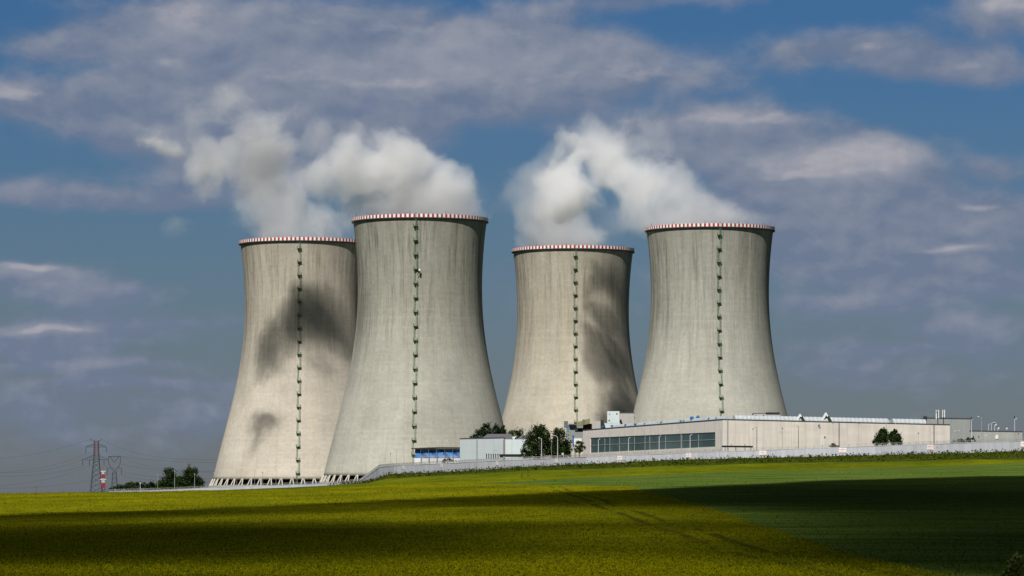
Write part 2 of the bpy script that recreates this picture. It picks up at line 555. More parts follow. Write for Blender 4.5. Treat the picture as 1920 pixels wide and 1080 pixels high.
# crop heads standing above the canopy
def crop(name, n, y0, y1, size, hgt, test, colors, seed, xr=(-260, 2180)):
    g = np.random.default_rng(seed)
    # even over the picture of the field as it recedes: density falls with distance
    t = g.random(n)
    inv = 1 / y0 + (1 / y1 - 1 / y0) * t
    Yp = 1 / inv
    Xp = (xr[0] + (xr[1] - xr[0]) * g.random(n) - CX) / F * Yp
    keep = test(Xp, Yp)
    Xp, Yp = Xp[keep], Yp[keep]
    n = len(Xp)
    Zp = zg(Xp, Yp)
    sc = size(Yp) * g.uniform(0.55, 1.35, n)
    hz = Zp + hgt(Yp) * g.uniform(-0.35, 1.0, n)
    K = 3
    V_ = np.empty((n, K, 3, 3))
    for k in range(K):
        ctr = np.stack([Xp, Yp, hz], -1) + g.normal(0, 0.45, (n, 3)) * sc[:, None]
        for q in range(3):
            V_[:, k, q] = ctr + g.normal(0, 0.75, (n, 3)) * sc[:, None] * np.array([0.8, 0.8, 0.9])
    V_ = V_.reshape(-1, 3)
    Fc = np.arange(len(V_)).reshape(-1, 3)
    me = np_mesh(name, V_, Fc)
    for mm in colors:
        me.materials.append(mm)
    mi = g.choice(len(colors), n, p=None)
    patch = hnoise(Xp / 14.0, Yp / 60.0, 5) * 0.5 + 0.5
    mi = (g.random(n) < (0.42 + 0.42 * patch)).astype(int)
    me.polygons.foreach_set('material_index', np.repeat(mi, K).astype(np.int32))
    o = bpy.data.objects.new(name, me)
    col.objects.link(o)
    return o


def leafy(name, c, var=0.35, scale=2.0, trans=0.35):
    m, nt = new_mat(name)
    p = worldpos(nt)
    n = nt.noise(p, scale, 3.0, 0.6)
    k = nt.lin(n, 0.25, 0.75, 1 - var, 1 + var)
    sv = nt.vmath('SCALE', c)
    nt.l.new(k, sv.node.inputs['Scale'])
    d = nt.new('ShaderNodeBsdfDiffuse'); nt.l.new(sv, d.inputs[0])
    t = nt.new('ShaderNodeBsdfTranslucent'); nt.l.new(sv, t.inputs[0])
    mx = nt.new('ShaderNodeMixShader'); mx.inputs[0].default_value = trans
    nt.l.new(d.outputs[0], mx.inputs[1]); nt.l.new(t.outputs[0], mx.inputs[2])
    o = nt.new('ShaderNodeOutputMaterial'); nt.l.new(mx.outputs[0], o.inputs[0])
    return m


rape_leaf = leafy("rape_leaf", (0.095, 0.118, 0.005), .3, 2.0, .5)
rape_flower = leafy("rape_flower", (0.29, 0.268, 0.004), .3, 2.0, .5)
corn_leaf = leafy("cereal_leaf", (0.04, 0.088, 0.006), .3, 2.0, .5)
corn_tip = leafy("cereal_tip", (0.095, 0.15, 0.022), .3, 2.0, .5)
bank_leaf = leafy("bank_leaf", (0.032, 0.048, 0.006), .3, 2.0, .5)
bank_tip = leafy("bank_tip", (0.080, 0.098, 0.012), .3, 2.0, .5)
o = crop("rapeseed_crop", 270000, 110, 1000, lambda Y: 0.021 + Y * 0.00008, lambda Y: 0.13 + Y * 0.0001,
         lambda X, Y: (field_edges(X, Y)[0] < 0.25) & (field_edges(X, Y)[1] < 0) & (track(X, Y) > 0.35), [rape_leaf, rape_flower], 3)
tag(o, "yellow flowering rapeseed crop covering the near slope and the left field", "crop", kind='stuff')
o = crop("cereal_crop", 60000, 125, 1000, lambda Y: 0.02 + Y * 0.00010, lambda Y: 0.05 + Y * 0.0001,
         lambda X, Y: field_edges(X, Y)[0] > 0.1, [corn_leaf, corn_tip], 4)
tag(o, "short green cereal crop filling the field beside the rapeseed", "crop", kind='stuff')
o = crop("bank_grass", 34000, 1030, 1640, lambda Y: 0.22 + Y * 0.00008, lambda Y: 0.75 + 0 * Y,
         lambda X, Y: (field_edges(X, Y)[1] > 4) & (X > -70), [bank_leaf, bank_tip], 5)
tag(o, "rough green grass on the bank below the long concrete wall", "grass", kind='stuff')


# ------------------------------------------------------------------ unseen cumulus overhead, its thickness shaped to shade the near fields
def ground_hit(px, py):
    Y = np.exp(np.linspace(math.log(100), math.log(1600), 1500))
    X = (px - CX) / F * Y
    row = CY - zg(X, Y) / Y * F
    k = np.argmax(row <= py)
    return float(X[k]), float(Y[k])


H_CLOUD = 640.0
SIG = 0.055
edge = [ground_hit(*q) for q in ((-300, 972), (0, 961), (300, 955), (600, 941), (800, 931), (960, 923), (1180, 917), (1400, 905), (1650, 897), (1920, 890), (2300, 884))]
ex = np.array([e[0] for e in edge]); ey = np.array([e[1] for e in edge])
order = np.argsort(ex)
ex, ey = ex[order], ey[order]
GAPS = [  # where (photo), extent along x and y in metres, change in optical depth
    (1040, 958, 17, 70, -1.6), (760, 962, 18, 46, -1.15), (490, 972, 22, 36, -1.35), (700, 1010, 15, 30, -1.0), (1220, 1015, 8, 40, -0.55), (1400, 1030, 5, 40, -0.5), (1500, 968, 14, 30, -0.45), (900, 1075, 30, 22, -1.5), (1300, 1050, 10, 30, -0.9), (300, 1079, 12, 8, -0.8),
    (-60, 1020, 18, 70, 2.0), (330, 1012, 16, 34, 1.4), (130, 968, 26, 34, 1.0), (1690, 1045, 6, 60, 2.4), (1750, 940, 40, 120, 1.6), (1400, 930, 30, 110, 1.2), (1000, 920, 30, 34, 1.1), (1900, 1079, 3.0, 14, -4.5),
]
gxs = np.arange(-900, 901, 8.0)
gys = np.arange(-900, 1150, 8.0)
CXm, CYm = np.meshgrid(gxs, gys)
wob = 10.0 * hnoise(CXm / 21.0, CYm / 60.0, 3)
inside = np.clip((np.interp(CXm, ex, ey) + wob * 0.5 - CYm) / 34.0, 0, 1)
od = 1.5 + 0.22 * hnoise(CXm / 16.0, CYm / 30.0, 8) + 0.12 * hnoise(CXm / 6.0, CYm / 13.0, 9)
for (qx, qy, rx, ry, amp) in GAPS:
    hx, hy = ground_hit(qx, min(qy, 1079))
    od += amp * np.exp(-((CXm - hx) / rx) ** 2 - ((CYm - hy) / ry) ** 2)
od += 1.1 * np.clip((CXm - 20.0) / 8.0, 0, 1)
od += 3.2 * np.clip((CXm - 14.5) / 4.0, 0, 1) * np.clip((250 - CYm) / 50, 0, 1)
od = np.clip(od, 0.4, 6.0)
side = np.clip((880 - np.abs(CXm)) / 200, 0, 1) * np.clip((CYm + 880) / 200, 0, 1)
thick = od * inside * side * math.sin(R(SUN_EL)) / SIG
off = H_CLOUD / math.tan(R(SUN_EL))
WX = CXm - off * math.sin(R(SUN_AZ)); WY = CYm - off * math.cos(R(SUN_AZ))
nr, nc = CXm.shape
bot = H_CLOUD - 0.35 * thick
top = H_CLOUD + 0.65 * thick
keep = thick > 0.15
cell = keep[:-1, :-1] & keep[1:, :-1] & keep[:-1, 1:] & keep[1:, 1:]
vid = np.arange(nr * nc).reshape(nr, nc)
quads = []
nb = nr * nc
ii, jj = np.nonzero(cell)
q0, q1, q2, q3 = vid[ii, jj], vid[ii, jj + 1], vid[ii + 1, jj + 1], vid[ii + 1, jj]
quads.append(np.stack([q0, q3, q2, q1], -1))                        # underside
quads.append(np.stack([q0, q1, q2, q3], -1) + nb)                   # top
cp = np.pad(cell, 1)
for (di, dj, a, b) in ((-1, 0, 0, 1), (0, 1, 1, 2), (1, 0, 2, 3), (0, -1, 3, 0)):
    open_ = ~cp[ii + 1 + di, jj + 1 + dj]
    qs = np.stack([q0, q1, q2, q3], -1)[open_]
    quads.append(np.stack([qs[:, a], qs[:, b], qs[:, b] + nb, qs[:, a] + nb], -1))
V_ = np.concatenate([np.stack([WX, WY, bot], -1).reshape(-1, 3), np.stack([WX, WY, top], -1).reshape(-1, 3)])
Q_ = np.concatenate(quads)
used, inv = np.unique(Q_.ravel(), return_inverse=True)
cme = np_mesh("shade_cloud", V_[used], inv.reshape(-1, 4), True)
m, nt = new_mat("cloud_vapour")
vs = nt.new('ShaderNodeVolumeScatter')
vs.inputs['Color'].default_value = (0.55, 0.55, 0.56, 1)
vs.inputs['Density'].default_value = SIG
vs.inputs['Anisotropy'].default_value = 0.0
va = nt.new('ShaderNodeVolumeAbsorption')
va.inputs['Color'].default_value = (0.55, 0.55, 0.55, 1)
va.inputs['Density'].default_value = SIG
ad = nt.new('ShaderNodeAddShader')
nt.l.new(vs.outputs[0], ad.inputs[0]); nt.l.new(va.outputs[0], ad.inputs[1])
nt.l.new(ad.outputs[0], nt.new('ShaderNodeOutputMaterial').inputs['Volume'])
cme.materials.append(m)
co = bpy.data.objects.new("shade_cloud", cme)
col.objects.link(co)
tag(co, "unseen grey cumulus bank, shaped to shade the near fields below", "cloud", kind='stuff')

# ------------------------------------------------------------------ cooling towers
PROFILE = [(3.4, 46.2), (11.2, 44.3), (23.2, 41.3), (35.2, 38.15), (47.3, 35.2), (59.5, 32.8), (69, 31.25), (78.6, 30.25), (89.6, 29.75),
           (102.8, 29.95), (111, 30.45), (117.2, 30.95), (122, 31.5), (125.1, 31.95)]
_pz = np.array([q[0] for q in PROFILE]); _pr = np.array([q[1] for q in PROFILE])
_fit = np.polyfit(_pz, _pr, 6)


def prof(z):
    return float(np.polyval(_fit, z))


def concrete(name, base, stain, warm, seed, top_dark):
    m, nt = new_mat(name)
    x, y, z = nt.sep(objco(nt))
    th = nt.math('ARCTAN2', x, nt.math('MULTIPLY', y, -1.0))
    u = nt.math('MULTIPLY', th, 36.0)
    sd = seed * 37.0
    s1 = nt.noise(nt.comb(nt.math('ADD', u, sd), nt.math('MULTIPLY', z, 0.07), 0.0), 0.30, 7.0, 0.7)      # long runs of dirt
    s2 = nt.noise(nt.comb(nt.math('ADD', u, sd), nt.math('MULTIPLY', z, 0.06), 5.0), 1.7, 3.0, 0.6)         # fine streaks
    bl = nt.noise(nt.comb(nt.math('ADD', u, sd), nt.math('MULTIPLY', z, 0.8), 9.0), 0.055, 5.0, 0.6)        # broad patches
    gr = nt.noise(nt.comb(nt.math('ADD', u, sd), z, 3.0), 0.7, 5.0, 0.7)                                    # mottling
    # casting lifts: a pale or dark cast from ring to ring and panel to panel
    wn = nt.new('ShaderNodeTexWhiteNoise'); wn.noise_dimensions = '2D'
    nt.l.new(nt.comb(nt.math('FLOOR', nt.math('DIVIDE', u, 3.1)), nt.math('FLOOR', nt.math('DIVIDE', z, 1.25)), 0.0), wn.inputs['Vector'])
    wr = nt.new('ShaderNodeTexWhiteNoise'); wr.noise_dimensions = '1D'
    nt.l.new(nt.math('FLOOR', nt.math('DIVIDE', z, 1.25)), wr.inputs['W'])
    wc = nt.new('ShaderNodeTexWhiteNoise'); wc.noise_dimensions = '1D'
    nt.l.new(nt.math('FLOOR', nt.math('DIVIDE', u, 1.55)), wc.inputs['W'])
    fz = nt.math('ABSOLUTE', nt.math('SUBTRACT', nt.math('FRACT', nt.math('DIVIDE', z, 1.25)), 0.5))
    joint = nt.ss(fz, 0.44, 0.5)
    fu = nt.math('ABSOLUTE', nt.math('SUBTRACT', nt.math('FRACT', nt.math('DIVIDE', u, 3.1)), 0.5))
    vj = nt.ss(fu, 0.455, 0.5)
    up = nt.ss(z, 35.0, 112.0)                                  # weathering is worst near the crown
    k = nt.math('MULTIPLY_ADD', wn.outputs[0], 0.07, 0.965)
    k = nt.math('MULTIPLY', k, nt.math('MULTIPLY_ADD', wr.outputs[0], 0.05, 0.975))
    k = nt.math('MULTIPLY', k, nt.math('MULTIPLY_ADD', wc.outputs[0], 0.03, 0.985))
    k = nt.math('MULTIPLY', k, nt.math('MULTIPLY_ADD', joint, -0.06, 1.0))
    k = nt.math('MULTIPLY', k, nt.math('MULTIPLY_ADD', vj, -0.05, 1.0))
    k = nt.math('MULTIPLY', k, nt.lin(bl, 0.3, 0.7, 0.80, 1.13))
    k = nt.math('MULTIPLY', k, nt.lin(gr, 0.3, 0.7, 0.9, 1.08))
    dirt_flank = nt.math('MULTIPLY', nt.ss(nt.math('MULTIPLY_ADD', s2, 0.45, nt.math('MULTIPLY_ADD', nt.math('SUBTRACT', bl, 0.5), 0.5, s1)), 0.62, 1.0),
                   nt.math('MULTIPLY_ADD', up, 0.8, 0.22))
    # streaky darkening on both flanks of the upper half
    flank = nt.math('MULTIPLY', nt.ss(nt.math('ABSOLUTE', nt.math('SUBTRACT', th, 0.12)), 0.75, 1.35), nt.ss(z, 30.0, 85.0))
    dirt_flank = nt.math('ADD', dirt_flank, nt.math('MULTIPLY', flank, nt.ss(nt.math('ADD', s1, nt.math('MULTIPLY', s2, 0.3)), 0.42, 0.85, 0.15, 0.8)))
    dirt_flank = nt.math('MULTIPLY', dirt_flank, stain, clamp=True)
    sv = nt.vmath('SCALE', base)
    nt.l.new(k, sv.node.inputs['Scale'])
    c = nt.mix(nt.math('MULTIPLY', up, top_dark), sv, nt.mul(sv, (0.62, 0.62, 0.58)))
    c = nt.mix(dirt_flank, c, nt.mul(c, (0.5, 0.5, 0.49)))
    c = nt.mix(nt.math('MULTIPLY', nt.ss(nt.noise(nt.comb(nt.math('ADD', u, sd), nt.math('MULTIPLY', z, 0.15), 1.0), 0.12, 3.0, 0.5), 0.5, 0.7), warm), c, nt.mul(c, (1.05, 0.96, 0.80)))
    surf(nt, c, 0.92, bump=nt.math('ADD', nt.math('MULTIPLY', gr, 0.3), nt.math('MULTIPLY', joint, -0.4)), bump_s=0.35, bump_d=0.12, spec=0.15)
    return m


def rim_paint():
    m, nt = new_mat("rim_paint")
    x, y, z = nt.sep(objco(nt))
    th = nt.math('ARCTAN2', x, nt.math('MULTIPLY', y, -1.0))
    fr = nt.math('FRACT', nt.math('MULTIPLY', nt.math('ADD', th, 10.0), 94.0 / (2 * PI)))
    red = nt.math('GREATER_THAN', fr, 0.52)
    n = nt.noise(nt.comb(nt.math('MULTIPLY', th, 32.0), z, 0.0), 0.6, 4.0, 0.65)
    # the red has weathered unevenly: bright on some panels, brown on others
    wn = nt.new('ShaderNodeTexNoise'); wn.inputs['Scale'].default_value = 0.16
    nt.l.new(nt.comb(nt.math('MULTIPLY', th, 32.0), 0.0, 0.0), wn.inputs['Vector'])
    rc = nt.mix(nt.ss(wn.outputs[0], 0.4, 0.6), (0.40, 0.018, 0.035), (0.26, 0.055, 0.05))
    wc = nt.mix(nt.ss(n, 0.45, 0.8), (0.80, 0.76, 0.72), (0.55, 0.50, 0.46))
    surf(nt, nt.mix(red, wc, rc), 0.55)
    return m


M_rim = rim_paint()
M_walk = painted("walkway_steel", (0.045, 0.055, 0.045), 0.7, 0.3, 1.0)
M_black = painted("black_steel", (0.025, 0.025, 0.027), 0.6, 0.3, 1.0)
M_green = painted("green_steel", (0.12, 0.22, 0.12), 0.55, 0.45, 0.7)
M_dgreen = painted("dark_green_steel", (0.012, 0.035, 0.016), 0.6, 0.3, 0.7)
M_leg = painted("leg_concrete", (0.50, 0.47, 0.41), 0.9, 0.15, 0.4)
M_dark = painted("shade_black", (0.012, 0.012, 0.012), 0.95, 0.2, 0.4)
M_white = painted("white_paint", (0.72, 0.72, 0.70), 0.5, 0.08, 0.5)

NSEG = 160


def revolve(rz, closed=False):
    mb = MB()
    n = len(rz)
    for (r, z) in rz:
        for k in range(NSEG):
            a = 2 * PI * k / NSEG
            mb.v.append((r * math.sin(a), -r * math.cos(a), z))
    for i in range(n if closed else n - 1):
        i2 = (i + 1) % n
        for k in range(NSEG):
            k2 = (k + 1) % NSEG
            mb.f.append((i * NSEG + k, i * NSEG + k2, i2 * NSEG + k2, i2 * NSEG + k))
    return mb


zs = [3.4 + (125.1 - 3.4) * i / 64 for i in range(65)]
out = [(prof(z), z) for z in zs]
inn = [(r - 0.7, z) for r, z in reversed(out)]
shell_mesh = revolve(out + inn, True).mesh("shell", True)
rt = prof(125.1)
rim_mesh = revolve([(rt + 0.55, 125.0), (rt + 0.75, 125.0), (rt + 0.75, 126.55), (rt + 0.55, 126.55)], True).mesh("rim_band")
walk_mesh = revolve([(rt - 0.6, 124.25), (rt + 0.9, 124.55), (rt + 0.9, 124.98), (rt - 0.6, 124.98)], True).mesh("walkway")
drum_mesh = revolve([(44.4, -0.5), (43.8, 3.5), (0.1, 3.5)]).mesh("shade_drum")  # packing drum, coloured black to paint the shaded interior behind the legs
kerb_mesh = revolve([(48.6, -1.5), (48.6, 0.35), (47.2, 0.35), (47.2, -1.5)], True).mesh("basin_rim")

lg = MB()
for s in (-1, 1):
    lg.obox((0, -46.75 - 0.28, 1.85), (0, 0, 0), (0, 0, 0), (0, 0, 0)) if False else None
    lg.bar((s * 1.15, -47.9, 0.2), (s * 0.30, -46.25, 3.7), 0.34, 0.30, 8)
leg_mesh = lg.mesh("support_leg")

# stair landing, local frame: x along the shell, -y outwards, z up
ld = MB()
ld.box(-1.0, 1.0, -1.4, 0.0, -0.10, 0.0)
for x in (-0.95, 0.95):
    ld.bar((x, -1.35, -0.1), (x * 0.6, 0.25, -1.5), 0.06)
    ld.bar((x, -1.35, 0), (x, -1.35, 1.2), 0.045)
    ld.bar((x, -0.1, 0), (x, -0.1, 1.2), 0.045)
    for zz in (0.6, 1.18):
        ld.bar((x, -1.35, zz), (x, -0.1, zz), 0.04)
ld.bar((0, -1.35, 0), (0, -1.35, 1.2), 0.04)
for zz in (0.6, 1.18):
    ld.bar((-0.95, -1.35, zz), (0.95, -1.35, zz), 0.045)
landing_mesh = ld.mesh("landing")
dk = MB()
dk.box(-0.65, -0.05, -1.25, -0.3, -0.75, -0.30)  # dark green box below the floor for the landing's darker underside
underside_mesh = dk.mesh("landing_underside")

for me, mm in ((rim_mesh, M_rim), (walk_mesh, M_walk), (drum_mesh, M_dark), (kerb_mesh, M_leg), (leg_mesh, M_leg), (landing_mesh, M_green), (underside_mesh, M_dgreen)):
    me.materials.append(mm)


def link(me, name, parent, loc=(0, 0, 0), rot=(0, 0, 0)):
    o = bpy.data.objects.new(name, me)
    o.location = loc
    o.rotation_euler = rot
    col.objects.link(o)
    o.parent = parent
    return o


N_LAND = 18


def cooling_tower(loc, mat_, phi, label, legs):
    root = tag(empty("cooling_tower", loc), label, "cooling tower", "cooling towers of the power plant")
    me = shell_mesh if not shell_mesh.materials else shell_mesh.copy()
    me.materials.clear(); me.materials.append(mat_)
    link(me, "shell", root)
    link(rim_mesh, "rim_band", root)
    link(walk_mesh, "walkway", root)
    link(drum_mesh, "shade_drum", root)
    link(kerb_mesh, "basin_rim", root)
    if legs:
        for k in range(52):
            a = 2 * PI * (k + 0.5) / 52
            if math.cos(a) > -0.12:
                link(leg_mesh, "support_leg", root, (0, 0, 0), (0, 0, a))
    st = MB()
    ca = 0.0
    zl = [6.5 + (121.0 - 6.5) * i / (N_LAND - 1) for i in range(N_LAND)]
    for i in range(N_LAND):
        z0 = 1.0 if i == 0 else zl[i - 1]
        z1 = zl[i]
        sx = 0.55 if i % 2 else -0.55
        y0, y1 = -prof(max(z0, 3.4)) - 0.75, -prof(max(z1, 3.4)) - 0.75
        for dx_ in (-0.28, 0.28):
            st.bar((sx + dx_, y0, z0), (sx + dx_, y1, z1 + 1.1), 0.05, n=5)
        n = 14
        for q in range(n):
            t = (q + .5) / n
            z = z0 + (z1 + 1.0 - z0) * t; y = y0 + (y1 - y0) * t
            st.bar((sx - 0.28, y, z), (sx + 0.28, y, z), 0.04, n=4)
        for q in range(3):                                    # safety hoops
            t = 0.4 + 0.55 * q / 2
            z = z0 + (z1 - z0) * t; y = y0 + (y1 - y0) * t
            hoop = [(sx + 0.4 * math.cos(b), y - 0.45 * math.sin(b), z) for b in np.linspace(0, PI, 6)]
            st.tube(hoop, 0.035, 4)
        for dx_ in (0.0,):
            st.bar((sx + dx_, y0 + (y1 - y0) * .35 - 0.42, z0 + (z1 - z0) * .35), (sx + dx_, y1 - 0.42, z1 - 0.1), 0.035, n=4)
    st.bar((0.62, -prof(121) - 0.75, 121), (0.62, -prof(125.1) - 0.95, 127.2), 0.09)
    st.bar((0.15, -prof(121) - 0.75, 121), (0.15, -prof(125.1) - 0.95, 127.2), 0.09)
    stair = st.build("stairway", M_green, root)
    stair.rotation_euler = (0, 0, phi)
    for i, z in enumerate(zl):
        y = -prof(z) - 0.05
        link(landing_mesh, "landing", stair, (0, y, z))
        link(underside_mesh, "landing_underside", stair, (0, y, z))
    for k in range(6):                                        # lightning rods round the crown
        a = R(-75 + 30 * k + 8)
        MB().bar((math.sin(a) * (rt + .6), -math.cos(a) * (rt + .6), 126.4), (math.sin(a) * (rt + .6), -math.cos(a) * (rt + .6), 127.9), 0.07, n=4).build("lightning_rod", M_walk, root)
    return root


S1, S2, S3, S4 = 3.63, 3.92, 3.516, 3.72
TOW = {}
for key, (cxp, s, zb) in {'a': (567, S1, 10.5), 'b': (787.5, S2, 11.2), 'c': (1074.5, S3, 10.8), 'd': (1331, S4, 14.0)}.items():
    D = F / s
    TOW[key] = Vector(((cxp - CX) / s, D, zb))
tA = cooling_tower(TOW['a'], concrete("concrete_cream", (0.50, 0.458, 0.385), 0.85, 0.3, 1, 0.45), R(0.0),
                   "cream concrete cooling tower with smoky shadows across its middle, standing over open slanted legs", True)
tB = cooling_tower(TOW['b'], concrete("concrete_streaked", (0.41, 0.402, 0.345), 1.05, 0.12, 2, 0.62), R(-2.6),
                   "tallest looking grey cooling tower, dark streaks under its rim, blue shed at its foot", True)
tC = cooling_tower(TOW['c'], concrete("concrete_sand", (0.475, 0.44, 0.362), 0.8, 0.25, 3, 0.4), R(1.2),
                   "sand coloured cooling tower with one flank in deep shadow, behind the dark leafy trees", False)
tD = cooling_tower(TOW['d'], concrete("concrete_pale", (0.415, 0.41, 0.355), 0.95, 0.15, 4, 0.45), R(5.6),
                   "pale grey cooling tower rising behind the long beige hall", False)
an = MB()
zz = 99.5
an.bar((-0.6, -prof(zz) - 1.0, zz - 2.0), (0.45, -prof(zz) - 1.4, zz + 0.4), 0.12)
an.box(0.1, 0.8, -prof(zz) - 1.9, -prof(zz) - 1.0, zz - 0.9, zz + 0.1)
an.build("equipment_box", M_black, tB)
an = MB()
an.bar((0.5, -prof(zz) - 1.9, zz + 0.75), (0.5, -prof(zz) - 1.4, zz + 0.75), 0.48, 0.35, 12)
an.build("antenna_dish", M_white, tB)


# ------------------------------------------------------------------ steam
def steam(name, loc, blobs, dens, label, seed):
    """blobs: photo x, y, radius, weight, metres nearer(-)/farther(+) than the tower axis"""
    D0 = loc[1]
    org = Vector((loc[0], loc[1], loc[2] + 126.0))
    B = []
    for (px, py, r, w, dd) in blobs:
        c = at(px, py, D0 + dd) - org
        B.append((c, r * (D0 + dd) / F, w))
    bm = bmesh.new()
    for (c, r, w) in B:
        mt = __import__('mathutils').Matrix.Translation(c)
        bmesh.ops.create_icosphere(bm, subdivisions=3, radius=r * 1.3, matrix=mt)
    me = bpy.data.meshes.new(name + "_hull")
    bm.to_mesh(me); bm.free()
    o = bpy.data.objects.new(name, me)
    col.objects.link(o)
    md = o.modifiers.new("remesh", 'REMESH')
    md.mode = 'VOXEL'; md.voxel_size = 4.0
    dg = bpy.context.evaluated_depsgraph_get()
    me2 = bpy.data.meshes.new_from_object(o.evaluated_get(dg))
    o.modifiers.clear()
    o.data = me2
    me2.name = name
    o.location = org
    m, nt = new_mat(name + "_vapour")
    p = objco(nt)
    sh = nt.vmath('ADD', p, (seed * 137.0, seed * 71.0, 0))
    wn = nt.new('ShaderNodeTexNoise'); wn.inputs['Scale'].default_value = 0.022; wn.inputs['Detail'].default_value = 3.0
    nt.l.new(sh, wn.inputs['Vector'])
    wv = nt.vmath('SUBTRACT', wn.outputs['Color'], (0.5, 0.5, 0.5))
    pb = nt.vmath('MULTIPLY_ADD', wv, (34.0, 34.0, 34.0), p)          # billowing of the whole shape
    pw = nt.vmath('MULTIPLY_ADD', wv, (30.0, 30.0, 30.0), sh)
    f = g = None
    for (c, r, w) in B:
        q = nt.vmath('SCALE', nt.vmath('SUBTRACT', pb, tuple(c)))
        q.node.inputs['Scale'].default_value = 1.0 / (r * 1.12)
        k = nt.math('MAXIMUM', nt.math('SUBTRACT', 1.0, nt.vmath('DOT_PRODUCT', q, q)), 0.0)
        sw = 0.42 + 0.58 * min(w, 1.0)
        f = nt.math('MULTIPLY', k, sw) if f is None else nt.math('MULTIPLY_ADD', k, sw, f)
        g = nt.math('MULTIPLY', k, w) if g is None else nt.math('MULTIPLY_ADD', k, w, g)
    n = nt.math('ADD', nt.math('MULTIPLY', nt.noise(pw, 0.024, 2.0, 0.5), 0.8), nt.math('MULTIPLY', nt.noise(pw, 0.06, 5.0, 0.7), 0.9))
    n = nt.lin(n, 0.56, 1.14)
    fr = nt.math('MINIMUM', nt.math('MULTIPLY', f, 0.80), 1.25)
    # dense billows inside, torn veils at the margin
    core = nt.ss(nt.math('ADD', fr, nt.math('MULTIPLY', nt.math('SUBTRACT', n, 1.0), 1.75)), -0.42, 0.02)
    veil = nt.math('MULTIPLY', nt.math('MULTIPLY', fr, fr), 0.24)
    # soft lip where the vapour rolls over the rim, nothing under it
    z_ = nt.sep(p)[2]
    d = nt.math('MULTIPLY', nt.math('ADD', core, veil), nt.math('MULTIPLY', nt.math('MINIMUM', g, 2.6), dens))
    d = nt.math('MULTIPLY', d, nt.ss(z_, -9.0, 3.0))
    vs = nt.new('ShaderNodeVolumeScatter')
    vs.inputs['Color'].default_value = (0.972, 0.985, 1.0, 1)
    nt.l.new(d, vs.inputs['Density'])
    vs.inputs['Anisotropy'].default_value = 0.0
    nt.l.new(vs.outputs[0], nt.new('ShaderNodeOutputMaterial').inputs['Volume'])
    m.cycles.volume_step_rate = 0.16
    me2.materials.clear(); me2.materials.append(m)
    tag(o, label, "steam plume", "steam plumes from the towers", 'thing')
    return o


steam("steam_plume", TOW['b'], [
    (715, 400, 66, 1.0, 0), (790, 396, 76, 1.0, 0), (866, 404, 64, 1.0, 0), (835, 350, 50, .7, 0), (640, 215, 70, .15, 10), (560, 280, 80, .2, 10), (420, 240, 100, .13, 30), (700, 350, 72, 1.0, -5), (765, 335, 82, 1.0, -5), (845, 368, 62, .6, 0),
    (690, 292, 68, 1.1, -10), (748, 268, 62, 1.1, -8), (640, 318, 62, .8, -12), (590, 325, 54, .6, -15), (640, 262, 50, .5, -15), (805, 305, 42, .5, 0),
    (585, 240, 46, .35, 10), (530, 205, 52, .6, 25), (490, 252, 72, 1.15, 46), (448, 190, 54, .5, 30), (520, 300, 56, 1.0, 60), (430, 165, 36, .35, 20), (402, 320, 70, 1.3, 48), (365, 280, 60, .4, 35),
    (500, 352, 60, .9, 60), (468, 270, 50, .6, 20), (370, 215, 60, .2, 20), (455, 395, 50, .35, 75), (560, 390, 46, .3, 70)], 0.05,
    "large bright steam plume drifting off the streaked tower with the tallest look", 1)
steam("steam_plume", TOW['a'], [
    (490, 446, 50, .8, 0), (520, 436, 60, .9, 0), (540, 350, 80, .2, -5), (470, 420, 60, .2, 0), (565, 434, 64, .8, 0), (630, 440, 58, .7, 0), (520, 395, 62, .7, -5), (580, 388, 60, .6, -5), (640, 402, 50, .5, 0),
    (470, 365, 58, .5, -10), (425, 330, 60, .5, -15), (372, 310, 50, .4, -20), (370, 345, 40, .3, -20), (485, 320, 50, .35, -15), (425, 405, 46, .2, -10),
    (255, 252, 50, .5, -165), (305, 262, 60, 2.6, -160), (330, 300, 40, 1.6, -150), (330, 140, 40, .25, -40), (340, 420, 46, .4, -120), (290, 320, 60, .14, -140)], 0.037,
    "thin grey steam plume spreading off the cream tower with smoky shadows", 2)
steam("steam_plume", TOW['c'], [
    (1010, 448, 52, 1.0, 0), (1065, 444, 56, 1.0, 0), (1130, 452, 54, .8, 0), (1060, 330, 80, .15, -10), (1000, 390, 70, .2, 0), (1015, 408, 50, 1.0, -5), (1060, 405, 50, .9, -5), (1030, 372, 46, .7, -20),
    (1000, 345, 56, .3, -10), (1020, 310, 50, .22, -10), (965, 330, 56, .18, -15), (950, 390, 54, .18, -10), (1110, 412, 50, .3, 0),
    (1035, 378, 52, 2.6, -126), (1048, 335, 54, 2.6, -106), (1062, 285, 50, 2.4, -92), (1085, 372, 50, 2.8, -122), (1095, 335, 46, 1.6, -100)], 0.048,
    "small bright steam plume rising straight off the sand coloured tower", 3)
steam("steam_plume", TOW['d'], [
    (1270, 422, 56, .7, 0), (1330, 414, 68, .75, 0), (1395, 424, 56, .8, 0), (1230, 240, 60, .15, 10), (1180, 420, 70, .18, 0), (1250, 378, 66, 1.0, 0), (1315, 372, 66, .9, -5), (1200, 350, 66, 1.0, 10),
    (1250, 322, 60, .9, 0), (1165, 312, 64, 1.1, 20), (1135, 298, 52, 1.0, 25), (1180, 335, 50, .9, 12), (1120, 275, 58, 1.1, 35), (1095, 240, 46, 1.0, 36), (1140, 236, 48, .7, 30), (1182, 222, 40, .35, 20),
    (1120, 335, 54, .6, 25), (1180, 400, 60, .25, 0), (1090, 390, 52, .2, 5), (1212, 264, 48, .4, 10), (1300, 320, 50, .3, 0)], 0.04,
    "long leaning steam plume drifting off the pale tower behind the beige hall", 4)


